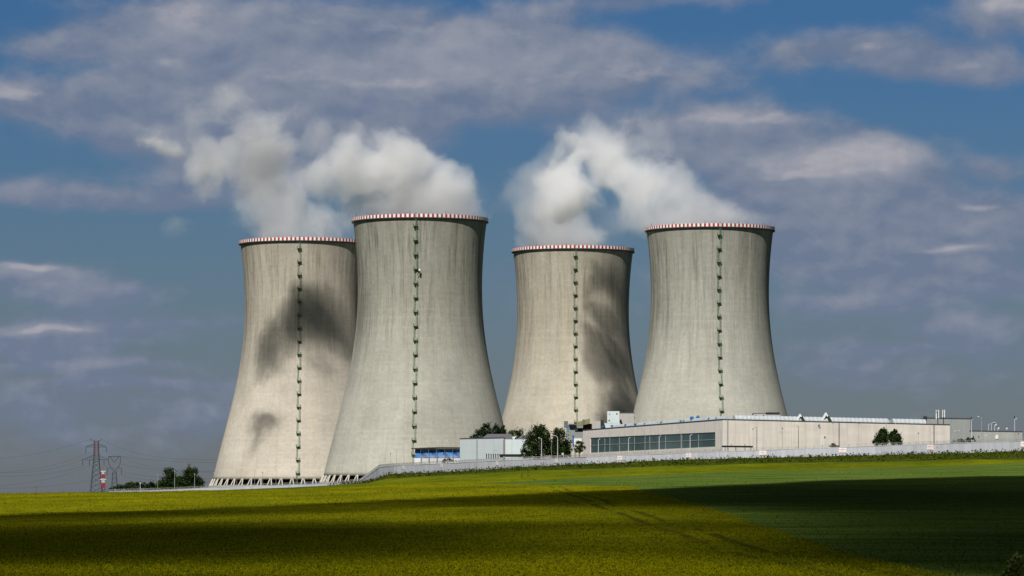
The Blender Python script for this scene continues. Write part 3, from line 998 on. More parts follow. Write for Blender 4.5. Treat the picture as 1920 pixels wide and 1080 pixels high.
# ------------------------------------------------------------------ perimeter wall
M_wall = painted("wall_concrete", (0.43, 0.445, 0.485), 0.9, 0.16, 0.5, streak=True)
M_wall2 = painted("wall_cap_concrete", (0.50, 0.50, 0.50), 0.9, 0.12, 0.8)
M_galv = painted("galvanised_steel", (0.42, 0.43, 0.44), 0.45, 0.25, 1.5, metal=0.3)
M_wire = painted("razor_steel", (0.34, 0.34, 0.33), 0.5, 0.4, 3.0)
M_post = painted("grey_post", (0.34, 0.345, 0.35), 0.5, 0.15, 1.0)
M_pale = painted("pale_post", (0.60, 0.61, 0.62), 0.5, 0.1, 1.0)
M_black = painted("black_steel", (0.025, 0.025, 0.027), 0.6, 0.3, 1.0)
M_red = painted("red_paint", (0.42, 0.02, 0.03), 0.5, 0.15, 1.0)
M_signw = painted("sign_white", (0.78, 0.76, 0.75), 0.5, 0.08, 1.0)
M_blue = painted("blue_paint", (0.02, 0.13, 0.36), 0.5, 0.2, 0.8)
M_lamp = painted("lamp_glass", (0.75, 0.75, 0.72), 0.3, 0.05, 1.0)

# photo column, row of the wall's top edge, distance, height
WALL = [(205, 921.0, 1900, 2.6), (300, 918.5, 1860, 2.6), (440, 912.0, 1820, 2.6), (560, 908.0, 1790, 2.6), (640, 905.0, 1765, 2.6), (676, 901.5, 1745, 2.7), (694, 889.0, 1640, 2.7), (712, 875.5, 1540, 2.7), (740, 873.0, 1505, 2.7),
        (900, 865.3, 1420, 2.7), (1100, 856.3, 1340, 2.7), (1350, 846.5, 1300, 2.7), (1640, 836.0, 1275, 2.75), (1920, 826.5, 1225, 2.8), (2250, 815, 1190, 2.8)]
wpts = []
for (px, py, D, h) in WALL:
    t_ = at(px, py, D)
    wpts.append((t_.x, t_.y, t_.z, h))
ww = MB(); cap = MB()
for i in range(len(wpts) - 1):
    a, b = wpts[i], wpts[i + 1]
    L = math.hypot(b[0] - a[0], b[1] - a[1])
    n = max(1, int(round(L / 6.0)))
    ex_, ey_ = (b[0] - a[0]) / L, (b[1] - a[1]) / L
    nx, ny = ey_, -ex_
    for k in range(n):
        t0, t1 = k / n, (k + 1) / n
        g_ = 0.03 / (L / n)
        p0 = [a[j] + (b[j] - a[j]) * (t0 + g_ * (t1 - t0)) for j in range(4)]
        p1 = [a[j] + (b[j] - a[j]) * (t1 - g_ * (t1 - t0)) for j in range(4)]
        jit = 0.03 * math.sin(k * 7.3 + i * 3.1)
        th = 0.14
        pts = [(p0[0] + nx * (th + jit), p0[1] + ny * (th + jit)), (p1[0] + nx * (th + jit), p1[1] + ny * (th + jit)), (p1[0] - nx * th, p1[1] - ny * th), (p0[0] - nx * th, p0[1] - ny * th)]
        ww.prism(pts, [p0[2] - p0[3] - 2.0, p1[2] - p1[3] - 2.0, p1[2] - p1[3] - 2.0, p0[2] - p0[3] - 2.0], [p0[2] - .12, p1[2] - .12, p1[2] - .12, p0[2] - .12])
    pts = [(a[0] + nx * .22, a[1] + ny * .22), (b[0] + nx * .22, b[1] + ny * .22), (b[0] - nx * .22, b[1] - ny * .22), (a[0] - nx * .22, a[1] - ny * .22)]
    cap.prism(pts, [a[2] - .12, b[2] - .12, b[2] - .12, a[2] - .12], [a[2] + .02, b[2] + .02, b[2] + .02, a[2] + .02])
wl = ww.build("perimeter_wall", M_wall)
tag(wl, "long pale concrete panel wall along the top of the grass bank", "wall")
cap.build("coping", M_wall2, wl)

rz = MB()
for i in range(len(wpts) - 1):
    a, b = wpts[i], wpts[i + 1]
    L = math.hypot(b[0] - a[0], b[1] - a[1])
    ex_, ey_ = (b[0] - a[0]) / L, (b[1] - a[1]) / L
    nx, ny = ey_, -ex_
    n = int(L / 0.42)
    r_ = random.Random(i)
    last = None
    for k in range(n * 6):
        ang = k * PI / 3
        t = k / (n * 6)
        rad = 0.42 * (0.8 + 0.35 * r_.random())
        q = Vector((a[0] + (b[0] - a[0]) * t + nx * rad * math.cos(ang), a[1] + (b[1] - a[1]) * t + ny * rad * math.cos(ang), a[2] + (b[2] - a[2]) * t + 0.5 + rad * math.sin(ang)))
        if last is not None:
            rz.bar(last, q, 0.022, n=3)
        last = q
    m_ = max(1, int(L / 3.0))
    for k in range(m_):
        t = k / m_
        q = Vector([a[j] + (b[j] - a[j]) * t for j in range(3)])
        rz.bar(q, q + Vector((nx * .25, ny * .25, 0.85)), 0.03, n=4)
        rz.bar(q, q + Vector((-nx * .25, -ny * .25, 0.85)), 0.03, n=4)
rzo = rz.build("razor_wire", M_wire)
tag(rzo, "coiled razor wire running along the top of the concrete wall", "razor wire")


def wall_at(px):
    """point on the wall's camera side at a photo column, plus direction"""
    u = (px - CX) / F
    for i in range(len(wpts) - 1):
        a, b = wpts[i], wpts[i + 1]
        # solve x = u*y on the segment
        fa, fb = a[0] - u * a[1], b[0] - u * b[1]
        if fa * fb <= 0 and fa != fb:
            t = fa / (fa - fb)
            p = [a[j] + (b[j] - a[j]) * t for j in range(4)]
            L = math.hypot(b[0] - a[0], b[1] - a[1])
            return p, ((b[0] - a[0]) / L, (b[1] - a[1]) / L)
    return None


def warning_sign(px, w, h, label, seed):
    p, (ex_, ey_) = wall_at(px)
    nx, ny = ey_, -ex_
    if ny > 0: nx, ny = -nx, -ny
    base = Vector((p[0] + nx * 0.24, p[1] + ny * 0.24, p[2] - 0.22 - h))
    rzz = math.atan2(ey_, ex_)
    root = tag(empty("warning_sign", base, rzz), label, "sign", "warning signs on the concrete wall")
    MB().box(-w / 2, w / 2, -0.03, 0.03, 0, h).build("board", M_signw, root)
    r_ = random.Random(seed)
    tx = MB()
    for (row, frac, hh) in ((0.86, 0.22, 0.09), (0.62, 0.86, 0.12), (0.38, 0.26, 0.09), (0.14, 0.9, 0.12)):
        x = -w * frac / 2
        while x < w * frac / 2 - 0.03:
            lw = r_.uniform(0.06, 0.13)
            g_ = r_.choice((0.03, 0.03, 0.09))
            tx.box(x, min(x + lw, w * frac / 2), -0.045, -0.032, h * row - h * hh / 2 * r_.uniform(.7, 1), h * row + h * hh / 2 * r_.uniform(.7, 1))
            x += lw + g_
    tx.build("red_lettering", M_red, root)


for i, (px, w, h, lb) in enumerate([
        (757, 1.9, 1.35, "red on white warning sign on the wall below the blue shed, nearest the wall corner"),
        (829, 1.9, 1.35, "red on white warning sign on the wall below the right end of the blue shed"),
        (933, 2.0, 1.4, "red on white warning sign on the wall below the grey flat roofed building"),
        (1044, 2.0, 1.4, "red on white warning sign on the wall below the big leafy trees"),
        (1163, 2.1, 1.45, "red on white warning sign on the wall below the left half of the window band"),
        (1292, 2.2, 1.5, "red on white warning sign on the wall below the right half of the window band"),
        (1431, 2.5, 1.55, "red on white warning sign on the wall below the dark pipe end"),
        (1580.5, 2.6, 1.65, "red on white warning sign on the wall just left of the bush pair"),
        (1745, 2.7, 1.75, "red on white warning sign on the wall below the right end of the beige hall"),
        (1922, 2.7, 1.75, "red on white warning sign on the wall cut off by the picture edge")]):
    warning_sign(px, w, h, lb, 40 + i)
p, (ex_, ey_) = wall_at(1757.5)
ob = MB().box(-0.28, 0.28, -0.03, 0.03, 0, 0.5).build("notice_plate", painted("orange_paint", (0.55, 0.30, 0.12), 0.6), None, (p[0], p[1] - 0.26, p[2] - 1.15))
tag(ob, "small orange plate on the wall beside a warning sign", "sign")


# ------------------------------------------------------------------ buildings
def cladding(name, c, pitch, ax, var=0.1, horiz=1.2, rough=0.75):
    """panelled facade: joints every pitch metres along direction ax, faint courses"""
    m, nt = new_mat(name)
    p = worldpos(nt)
    x, y, z = nt.sep(p)
    u = nt.math('MULTIPLY_ADD', x, ax[0], nt.math('MULTIPLY', y, ax[1]))
    fu = nt.math('ABSOLUTE', nt.math('SUBTRACT', nt.math('FRACT', nt.math('DIVIDE', u, pitch)), 0.5))
    j = nt.ss(fu, 0.485, 0.497)
    fz = nt.math('ABSOLUTE', nt.math('SUBTRACT', nt.math('FRACT', nt.math('DIVIDE', z, horiz)), 0.5))
    jz = nt.ss(fz, 0.46, 0.5)
    wn = nt.new('ShaderNodeTexWhiteNoise'); wn.noise_dimensions = '2D'
    nt.l.new(nt.comb(nt.math('FLOOR', nt.math('DIVIDE', u, pitch)), nt.math('FLOOR', nt.math('DIVIDE', z, horiz)), 0.0), wn.inputs['Vector'])
    st = nt.noise(nt.comb(u, nt.math('MULTIPLY', z, 0.1), 0.0), 0.5, 4.0, 0.65)
    k = nt.math('MULTIPLY', nt.math('MULTIPLY_ADD', wn.outputs[0], var * 0.6, 1 - var * 0.3), nt.lin(st, 0.3, 0.7, 1 - var, 1 + var * .6))
    k = nt.math('MULTIPLY', k, nt.math('MULTIPLY_ADD', j, -0.35, 1.0))
    k = nt.math('MULTIPLY', k, nt.math('MULTIPLY_ADD', jz, -0.07, 1.0))
    sv = nt.vmath('SCALE', c)
    nt.l.new(k, sv.node.inputs['Scale'])
    surf(nt, sv, rough)
    return m


M_roof = painted("roof_bitumen", (0.09, 0.09, 0.095), 0.9, 0.2, 0.4)
M_trim = painted("dark_trim", (0.06, 0.065, 0.07), 0.6, 0.2, 1.0)
M_lightroof = painted("white_skylight", (0.43, 0.47, 0.49), 0.5, 0.14, 0.8)


def seg(p, q, t):
    return p[0] + (q[0] - p[0]) * t, p[1] + (q[1] - p[1]) * t


def facade_box(mb, p, q, t0, t1, z0, z1, proud, back, zs=None):
    """box lying on the facade p->q between fractions t0..t1; proud = metres towards the viewer side"""
    L = math.hypot(q[0] - p[0], q[1] - p[1])
    ex_, ey_ = (q[0] - p[0]) / L, (q[1] - p[1]) / L
    nx, ny = ey_, -ex_
    if nx * p[0] + ny * p[1] > 0: nx, ny = -nx, -ny
    a = seg(p, q, t0); b = seg(p, q, t1)
    mb.prism([(a[0] + nx * proud, a[1] + ny * proud), (b[0] + nx * proud, b[1] + ny * proud), (b[0] - nx * back, b[1] - ny * back), (a[0] - nx * back, a[1] - ny * back)], z0, z1)
    return mb


# --- long beige hall with the window band
HC = (76.4, 1450.0); HL = (29.0, 1638.0); HR = (161.0, 1471.0)
HB = (HL[0] + HR[0] - HC[0], HL[1] + HR[1] - HC[1])
ZB_, ZC_, ZR_, ZL_ = 16.0, 31.5, 30.0, 31.2
hall = tag(empty("industrial_hall", (HC[0], HC[1], 0)), "long beige industrial hall with a dark window band on one side", "building")
O = Vector((HC[0], HC[1], 0))
rel = lambda p: (p[0] - O.x, p[1] - O.y)
hc, hl, hr, hb = map(rel, (HC, HL, HR, HB))
aL = (HL[0] - HC[0]) / 193.9, (HL[1] - HC[1]) / 193.9
aR = (HR[0] - HC[0]) / 87.2, (HR[1] - HC[1]) / 87.2
M_hallL = cladding("beige_panels_end", (0.76, 0.70, 0.65), 6.0, aL, 0.10)  # coloured lighter than the side wall to offset the sun's grazing angle
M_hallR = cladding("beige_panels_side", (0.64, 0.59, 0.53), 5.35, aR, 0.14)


def wall_strip(p, q, zb0, zb1, zt0, zt1, thick, mat_, name, parent):
    L = math.hypot(q[0] - p[0], q[1] - p[1])
    nx, ny = (q[1] - p[1]) / L, -(q[0] - p[0]) / L
    mb = MB()
    mb.prism([p, q, (q[0] - nx * thick, q[1] - ny * thick), (p[0] - nx * thick, p[1] - ny * thick)], [zb0, zb1, zb1, zb0], [zt0, zt1, zt1, zt0])
    return mb.build(name, mat_, parent)


def fb(p, q, t0, t1, z0, z1, proud, back):
    """facade_box in the hall's own frame (viewer side taken from world position)"""
    pw = (p[0] + O.x, p[1] + O.y); qw = (q[0] + O.x, q[1] + O.y)
    mb = MB(); facade_box(mb, pw, qw, t0, t1, z0, z1, proud, back)
    mb.v = [(v[0] - O.x, v[1] - O.y, v[2]) for v in mb.v]
    return mb


# end wall: solid pieces round the window opening (fractions from the corner)
T0, T1 = 0.048, 0.941
WZ0a, WZ1a, WZ0b, WZ1b = 21.9, 27.2, 21.9, 28.0
ew = MB()
for (t0, t1, z0a, z1a, z0b, z1b) in ((0.0, T0, ZB_, ZC_, ZB_, ZC_), (T1, 1.0, ZB_, ZL_, ZB_, ZL_), (T0, T1, ZB_, WZ0a, ZB_, WZ0b), (T0, T1, WZ1a, ZC_, WZ1b, ZL_)):
    a = seg(hc, hl, t0); b = seg(hc, hl, t1)
    nx, ny = -aL[1], aL[0]
    ew.prism([a, b, (b[0] - nx * .5, b[1] - ny * .5), (a[0] - nx * .5, a[1] - ny * .5)], [z0a, z0b, z0b, z0a], [z1a, z1b, z1b, z1a])
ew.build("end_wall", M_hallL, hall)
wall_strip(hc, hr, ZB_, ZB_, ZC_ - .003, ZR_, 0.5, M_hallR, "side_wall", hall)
rb = MB()
ins = 0.5
rb.prism([(hc[0] + .8, hc[1] + .9), (hr[0] - .3, hr[1] + .9), (hb[0] - .3, hb[1]), (hl[0] + .8, hl[1])], [ZC_ - 1.4, ZR_ - 1.4, ZR_ - 1.4, ZL_ - 1.4], [ZC_ - 1.0, ZR_ - 1.0, ZR_ - 1.0, ZL_ - 1.0])
rb.build("roof", M_roof, hall)
tr_ = MB()
for (p, q, za, zb2) in ((hc, hl, ZC_, ZL_), (hc, hr, ZC_, ZR_)):
    L = math.hypot(q[0] - p[0], q[1] - p[1])
    ex_, ey_ = (q[0] - p[0]) / L, (q[1] - p[1]) / L
    nx, ny = ey_, -ex_
    if nx * (p[0] + O.x) + ny * (p[1] + O.y) > 0: nx, ny = -nx, -ny
    tr_.prism([(p[0] + nx * .12, p[1] + ny * .12), (q[0] + nx * .12, q[1] + ny * .12), (q[0] - nx * .6, q[1] - ny * .6), (p[0] - nx * .6, p[1] - ny * .6)], [za, zb2, zb2, za], [za + .32, zb2 + .32, zb2 + .32, za + .32])
tr_.build("roof_edge", M_trim, hall)

m, nt = new_mat("window_glass")
pw_ = worldpos(nt)
xx, yy, zz_ = nt.sep(pw_)
uu = nt.math('MULTIPLY_ADD', xx, aL[0], nt.math('MULTIPLY', yy, aL[1]))
wnn = nt.new('ShaderNodeTexWhiteNoise'); wnn.noise_dimensions = '2D'
nt.l.new(nt.comb(nt.math('FLOOR', nt.math('DIVIDE', uu, 3.0)), nt.math('FLOOR', nt.math('DIVIDE', zz_, 2.7)), 0), wnn.inputs['Vector'])
ng = nt.noise(nt.comb(uu, nt.math('MULTIPLY', zz_, .1), 0), 0.12, 3.0, .6)
gc = nt.mix(nt.math('MULTIPLY_ADD', wnn.outputs[0], 0.4, nt.ss(ng, .4, .7, 0, .6)), (0.022, 0.062, 0.066), (0.045, 0.105, 0.105))
surf(nt, gc, 0.25, spec=0.35)
M_glass = m
NW = 8
for k in range(NW):
    t0 = T0 + (T1 - T0) * k / NW; t1 = T0 + (T1 - T0) * (k + 1) / NW
    f0 = (t0 - T0) / (T1 - T0); f1 = (t1 - T0) / (T1 - T0)
    zt0, zt1 = WZ1a + (WZ1b - WZ1a) * f0, WZ1a + (WZ1b - WZ1a) * f1
    nx, ny = -aL[1], aL[0]
    a = seg(hc, hl, t0); b = seg(hc, hl, t1)
    P_ = lambda p, d: (p[0] - nx * d, p[1] - ny * d)
    gl = MB().prism([P_(a, .28), P_(b, .28), P_(b, .34), P_(a, .34)], [WZ0a] * 4, [zt0, zt1, zt1, zt0])
    w_ = gl.build("window", M_glass, hall)
    fr = MB()
    zm = (WZ0a + zt0) / 2
    fr.prism([P_(a, .12), P_(b, .12), P_(b, .277), P_(a, .277)], [zm - .09] * 4, [zm + .09] * 4)
    q = seg(hc, hl, t0 + 0.0006)
    fr.prism([P_(a, .14), P_(q, .14), P_(q, .275), P_(a, .275)], [WZ0a] * 4, [zt0] * 4)
    fr.build("window_frame", M_post, w_)

# downpipes and dark joints on the long side
for (px, wdt, mt_) in ((1364, .5, M_post), (1573, .22, M_black), (1751, .26, M_trim)):
    u = (px - CX) / F
    t = (HC[0] - u * HC[1]) / ((HC[0] - u * HC[1]) - (HR[0] - u * HR[1]))
    L = 87.2
    zt = ZC_ + (ZR_ - ZC_) * t
    fb(hc, hr, t - wdt / L / 2, t + wdt / L / 2, ZB_, zt - .05, 0.16, -0.004).build("downpipe", mt_, hall)

# glazed white ridge skylights standing above the parapet
def vault(p, q, t0, t1, inset, rad, zbase, ribs, name="skylight"):
    L = math.hypot(q[0] - p[0], q[1] - p[1])
    ex_, ey_ = (q[0] - p[0]) / L, (q[1] - p[1]) / L
    nx, ny = -ey_, ex_
    if nx * (p[0] + O.x) + ny * (p[1] + O.y) < 0: nx, ny = -nx, -ny
    mb = MB()
    n = 9
    st = []
    steps = max(2, ribs)
    for i in range(steps + 1):
        t = t0 + (t1 - t0) * i / steps
        c = seg(p, q, t)
        zb2 = zbase[0] + (zbase[1] - zbase[0]) * t
        bulge = 1.0 + (0.06 if i % 2 else 0.0)
        for k in range(n + 1):
            a = PI * k / n
            d = inset + rad[0] - rad[0] * bulge * math.cos(a)
            st.append((c[0] + nx * d, c[1] + ny * d, zb2 + rad[1] * bulge * math.sin(a)))
    mb.v = st
    for i in range(steps):
        for k in range(n):
            o = i * (n + 1) + k
            mb.f.append((o, o + 1, o + n + 2, o + n + 1))
    mb.f.append(tuple(range(n, -1, -1)))
    mb.f.append(tuple(steps * (n + 1) + k for k in range(n + 1)))
    return mb.build(name, M_lightroof, hall)


for (a_, b_) in ((0.06, 0.735), (0.755, 0.90)):
    vault(hc, hr, a_, b_, 1.2, (2.0, 1.85), (ZC_, ZR_ + .1), int((b_ - a_) * 110))
for (a_, b_) in ((0.02, 0.15), (0.17, 0.30), (0.33, 0.45), (0.49, 0.62), (0.67, 0.80)):
    vault(hc, hl, a_, b_, 1.5, (1.6, 1.5), (ZC_, ZL_), 18)
# blue roof fans
for (t, d, hh) in ((0.235, 2.0, 2.3), (0.12, 2.0, 1.3), (0.07, 2.0, 1.2), (0.285, 2.0, 1.1), (0.31, 2.2, 1.1), (0.44, 2.0, 1.2), (0.56, 2.0, 1.1), (0.63, 1.8, 1.2), (0.70, 1.8, 1.2), (0.80, 1.6, 1.2), (0.87, 1.6, 1.1), (0.40, 14, 3.4)):
    c = seg(hc, hl, t)
    x, y = c[0] + d * aL[1], c[1] - d * aL[0]
    mb = MB()
    s = 0.8 if hh < 2 else 0.95
    z0 = ZC_ - 1.0
    mb.bar((x, y, z0), (x, y, ZC_ + hh * .45), .35 * s, .35 * s, 10)
    mb.bar((x, y, ZC_ + hh * .45), (x, y, ZC_ + hh * .8), .8 * s, .8 * s, 10)
    mb.bar((x, y, ZC_ + hh * .8), (x, y, ZC_ + hh), .8 * s, .3 * s, 10)
    mb.build("roof_fan", M_blue, hall)
# two A shaped white gable monitors
for (px, py, w, pyb) in ((1500.5, 775.5, 17, 789), (1549, 773, 24, 793)):
    D = 1450.9 + (px - 1355) / 427 * 21
    ap = at(px, py, D); s = D / F
    x0, x1 = ap.x - w / 2 * s, ap.x + w / 2 * s
    zb2 = at(px, pyb, D).z
    mb = MB()
    for (dy0, dy1) in ((0.0, 5.0),):
        for (xa, xb, th) in ((x0, ap.x, .8), (ap.x, x1, .8)):
            A = (xa, zb2 if xa != ap.x else ap.z); B = (xb, ap.z if xb == ap.x else zb2)
            dz_ = 1.0
            vs = [(A[0], D + dy0, A[1]), (B[0], D + dy0, B[1]), (B[0], D + dy0, B[1] - dz_), (A[0] + (.9 if xa == x0 else 0), D + dy0, A[1] - (0 if xa == x0 else dz_)),
                  (A[0], D + dy1, A[1]), (B[0], D + dy1, B[1]), (B[0], D + dy1, B[1] - dz_), (A[0] + (.9 if xa == x0 else 0), D + dy1, A[1] - (0 if xa == x0 else dz_))]
            vs = [(v[0] - O.x, v[1] - O.y, v[2]) for v in vs]
            mb.add(vs, [(0, 3, 2, 1), (4, 5, 6, 7), (0, 1, 5, 4), (1, 2, 6, 5), (2, 3, 7, 6), (3, 0, 4, 7)])
    mo = mb.build("gable_monitor", M_white, hall)
    gm = MB()
    A = (ap.x + .12 * w * s, ap.z - .30 * (ap.z - zb2)); B = (x1 + .1, zb2 - .3)
    vs = [(A[0] - .25, D - .35, A[1] - .6), (A[0] + .35, D - .35, A[1]), (B[0] + .2, D - .35, B[1]), (B[0] - .6, D - .35, B[1])]
    vs += [(v[0], v[1] + .3, v[2]) for v in vs]
    gm.add([(v[0] - O.x, v[1] - O.y, v[2]) for v in vs], [(0, 1, 2, 3), (7, 6, 5, 4), (0, 4, 5, 1), (1, 5, 6, 2), (2, 6, 7, 3), (3, 7, 4, 0)])
    gm.build("green_flashing", M_dgreen, mo)


def px_block(x0, x1, ytop, ybot, D, depth, root=None, name="wall", mat_=None, o=(0, 0, 0), slope=0.0):
    """building block whose front face fills a photo rectangle at distance D"""
    a = at(x0, ytop, D); b = at(x1, ybot, D)
    mb = MB()
    mb.prism([(a.x - o[0], D - o[1]), (b.x - o[0], D - o[1]), (b.x - o[0] + depth * 0.02, D + depth - o[1]), (a.x - o[0] + depth * .02, D + depth - o[1])],
             b.z - o[2], [a.z - o[2], a.z + slope - o[2], a.z + slope - o[2], a.z - o[2]])
    return mb.build(name, mat_, root)


def block_house(name, label, x0, x1, ytop, ybot, D, depth, mat_, trim=True, slope=0.0, cat="building"):
    a = at((x0 + x1) / 2, ybot, D)
    root = tag(empty(name, a), label, cat)
    px_block(x0, x1, ytop, ybot, D, depth, root, "wall", mat_, a, slope)
    if trim:
        mb = MB()
        s = D / F
        w0, w1 = (x0 - (x0 + x1) / 2) * s, (x1 - (x0 + x1) / 2) * s
        zt = (ybot - ytop) * s
        mb.prism([(w0 - .15, -.15), (w1 + .15, -.15), (w1 + .15 + depth * .02, depth + .1), (w0 - .15 + depth * .02, depth + .1)], [zt + .003, zt + slope + .003, zt + slope + .003, zt + .003], [zt + .36, zt + slope + .36, zt + slope + .36, zt + .36])
        mb.build("roof", M_trim, root)
    return root, a


M_grey = cladding("grey_panels", (0.27, 0.285, 0.28), 4.0, (1, 0), 0.08, 1.4)
M_grey2 = cladding("grey_green_panels", (0.33, 0.345, 0.32), 6.0, (1, 0), 0.12, 2.5)
M_bldg = cladding("pale_blue_panels", (0.42, 0.47, 0.49), 7.0, (1, 0), 0.05, 3.0)
M_bldg2 = cladding("white_panels", (0.56, 0.63, 0.63), 7.0, (1, 0), 0.04, 3.0)
M_beige2 = cladding("beige_render", (0.43, 0.41, 0.38), 5.0, (1, 0), 0.05, 2.0)
M_dgrey = painted("dark_grey_sheet", (0.13, 0.135, 0.14), 0.7, 0.2, 0.6)
M_mgrey = painted("mid_grey_sheet", (0.24, 0.25, 0.25), 0.7, 0.15, 0.6)
M_slate = painted("slate_roof", (0.12, 0.115, 0.13), 0.8, 0.15, 0.8)
M_brown = painted("brown_fascia", (0.10, 0.065, 0.055), 0.7, 0.2, 0.8)
M_maroon = painted("maroon_sheet", (0.09, 0.012, 0.018), 0.6, 0.3, 1.0)
M_olive = painted("olive_sheet", (0.20, 0.21, 0.10), 0.7, 0.2, 1.0)

# grey hall standing behind the beige one, with its low wing and roof gear
gh, g0 = block_house("grey_hall", "tall grey panelled hall end behind the right end of the beige hall", 1735, 1819, 784.5, 850, 1530, 60, M_grey, slope=-0.25)
s = 1530 / F
lw = MB()
lw.prism([((1600 - 1777) * s, 12), ((1735 - 1777) * s - .02, 2.0), ((1735 - 1777) * s - .02, 40), ((1600 - 1777) * s, 50)], 0, [(850 - 789) * s, (850 - 785) * s, (850 - 785) * s, (850 - 789) * s])
lw.build("wing", M_grey, gh)
fl_ = MB()
for (px, py, w) in ((1791, 808.5, 4), (1798, 808, 4)):
    fl_.box((px - w / 2 - 1777) * s, (px + w / 2 - 1777) * s, -.12, -.004, (850 - py - .4) * s, (850 - py + .4) * s)
fl_.build("vent_slot", M_signw, gh)
le, l0 = block_house("low_annex", "low grey green annex stretching right from the grey hall to its plain end", 1819.6, 1917, 808.5, 850, 1528, 26, M_grey2, slope=-0.3)
s = 1528 / F
for (px, py, w, h, mm) in ((1869, 819.5, 5, 7, M_white), (1825, 818.5, 1.4, 3, M_black), (1835, 818.5, 1, 3.2, M_black), (1909, 812.5, 1.2, 1.2, M_black)):
    MB().box((px - w / 2 - 1868.3) * s, (px + w / 2 - 1868.3) * s, -.3, -.004, (850 - py - h / 2) * s, (850 - py + h / 2) * s).build("wall_box", mm, le)


def antenna_mast(px, ytop, ybot, D, panels, label):
    root = tag(empty("antenna_mast", at(px, ybot, D)), label, "antenna")
    s = D / F
    H = (ybot - ytop) * s
    MB().bar((0, 0, 0), (0, 0, H * 0.86), .16, .13, 8).build("pole", M_black, root)
    for (dx_, h0, h1, w) in panels:
        mb = MB()
        mb.box(dx_ * s - w * s / 2, dx_ * s + w * s / 2, -.42, -.14, H * h0, H * h1)
        mb.box(dx_ * s - .1, dx_ * s + .1 if dx_ <= 0 else .1, -.15, .1, H * (h0 + .1), H * (h0 + .13)) if abs(dx_) < .6 else mb.bar((0, 0, H * (h0 + .12)), (dx_ * s, -.2, H * (h0 + .12)), .06)
        mb.build("antenna_panel", M_white, root)


antenna_mast(1758.5, 768.5, 798, 1478, [(-3.2, .42, .80, 1.8), (1.2, .46, 1.0, 1.5), (-3.4, .84, 1.0, 1.2)], "roof mast with three white antenna panels of uneven height")
antenna_mast(1769, 768.5, 798, 1479, [(-1.6, .52, 1.0, 1.5), (1.8, .52, 1.0, 1.5)], "roof mast with a pair of equal white antenna panels")
lm = MB()
lx = at(1734.5, 798, 1500)
for q in (-.6, .6):
    lm.bar((q, 0, 0), (q, 0, 3.6), .08)
for q in range(9):
    lm.bar((-.6, 0, .3 + q * .4), (.6, 0, .3 + q * .4), .06)
lm.box(-.75, .75, -.5, -.35, 2.3, 3.4)
lo = lm.build("roof_ladder", M_black, None, lx)
tag(lo, "black ladder and hatch box on the roof edge of the grey hall", "ladder")

# roof boxes above the beige hall
rb1, r0 = block_house("roof_cabin", "low beige plant room with black roof edge on the long hall roof", 1413, 1463, 775.5, 800, 1500, 12, M_beige2, trim=False)
s = 1500 / F
MB().box((1435.5 - 1438) * s, (1462 - 1438) * s, -.3, .6, (800 - 776) * s, (800 - 773.2) * s).build("roof_slab", M_black, rb1)
MB().box((1413 - 1438) * s, (1435 - 1438) * s, -.1, 11, (800 - 775.4) * s, (800 - 774.5) * s).build("roof_edge", M_trim, rb1)
for (px, py) in ((1417.5, 779), (1431.5, 779)):
    MB().box((px - 1 - 1438) * s, (px + 1 - 1438) * s, -.2, -.004, (800 - py - 1.2) * s, (800 - py + 1.2) * s).build("vent", M_black, rb1)
gr_ = MB().bar(at(1377, 787, 1470) + Vector((0, 0, -1)), at(1377, 783, 1470), .3, .3, 10).build("roof_vent", M_white)
tag(gr_, "white mushroom vent on the hall roof left of the low plant room", "vent")

# cluster behind the window end
kb, k0 = block_house("white_cube_room", "white cube shaped rooftop room with two small dark vents", 1138.5, 1161.5, 771, 793, 1700, 9, M_bldg2, trim=False)
s = 1700 / F
for (px, py, w) in ((1142.5, 776, 1.6), (1156.5, 775.5, 2.4), (1142, 788, 2.4)):
    MB().bar(((px - 1150) * s, -.25, (793 - py) * s), ((px - 1150) * s, 0.05, (793 - py) * s), w / 2 * s, w / 2 * s, 10).build("vent", M_black, kb)
mb = MB().box((1137 - 1150) * s, (1162.2 - 1150) * s, -.2, 9.2, -1.3 * s, -.02).build("base_slab", M_mgrey, kb)
b2, _ = block_house("beige_plant_block", "beige plant block with a dark roof edge beside the white cube room", 1162, 1188.5, 774.5, 812, 1712, 16, M_beige2)
b3, _ = block_house("pale_stair_block", "pale roof stair block with a black filled gap at its right side", 1110.5, 1126, 789.5, 812, 1680, 10, M_beige2, trim=False)
s = 1680 / F
MB().box((1126.1 - 1118.25) * s, (1131.8 - 1118.25) * s, -.3, 6, 0, (812 - 788) * s).build("dark_slot", M_black, b3)  # solid black box, its colour stands in for the shaded gap
sc_ = MB()
for q in range(6):
    sc_.bar(((1110 + q * 3 - 1118.25) * s, 2, (812 - 789.5) * s), ((1110 + q * 3 - 1118.25) * s, 2, (812 - 780.5) * s), .05)
for q in range(4):
    sc_.bar(((1110 - 1118.25) * s, 2, (812 - 788 + q * 2.3) * s), ((1125 - 1118.25) * s, 2, (812 - 788 + q * 2.3) * s), .05)
sc_.build("railing", M_post, b3)
b4, _ = block_house("low_white_block", "low white rooftop block in front of the white cube room", 1132, 1163, 793.5, 812, 1684, 10, M_bldg2, trim=False)

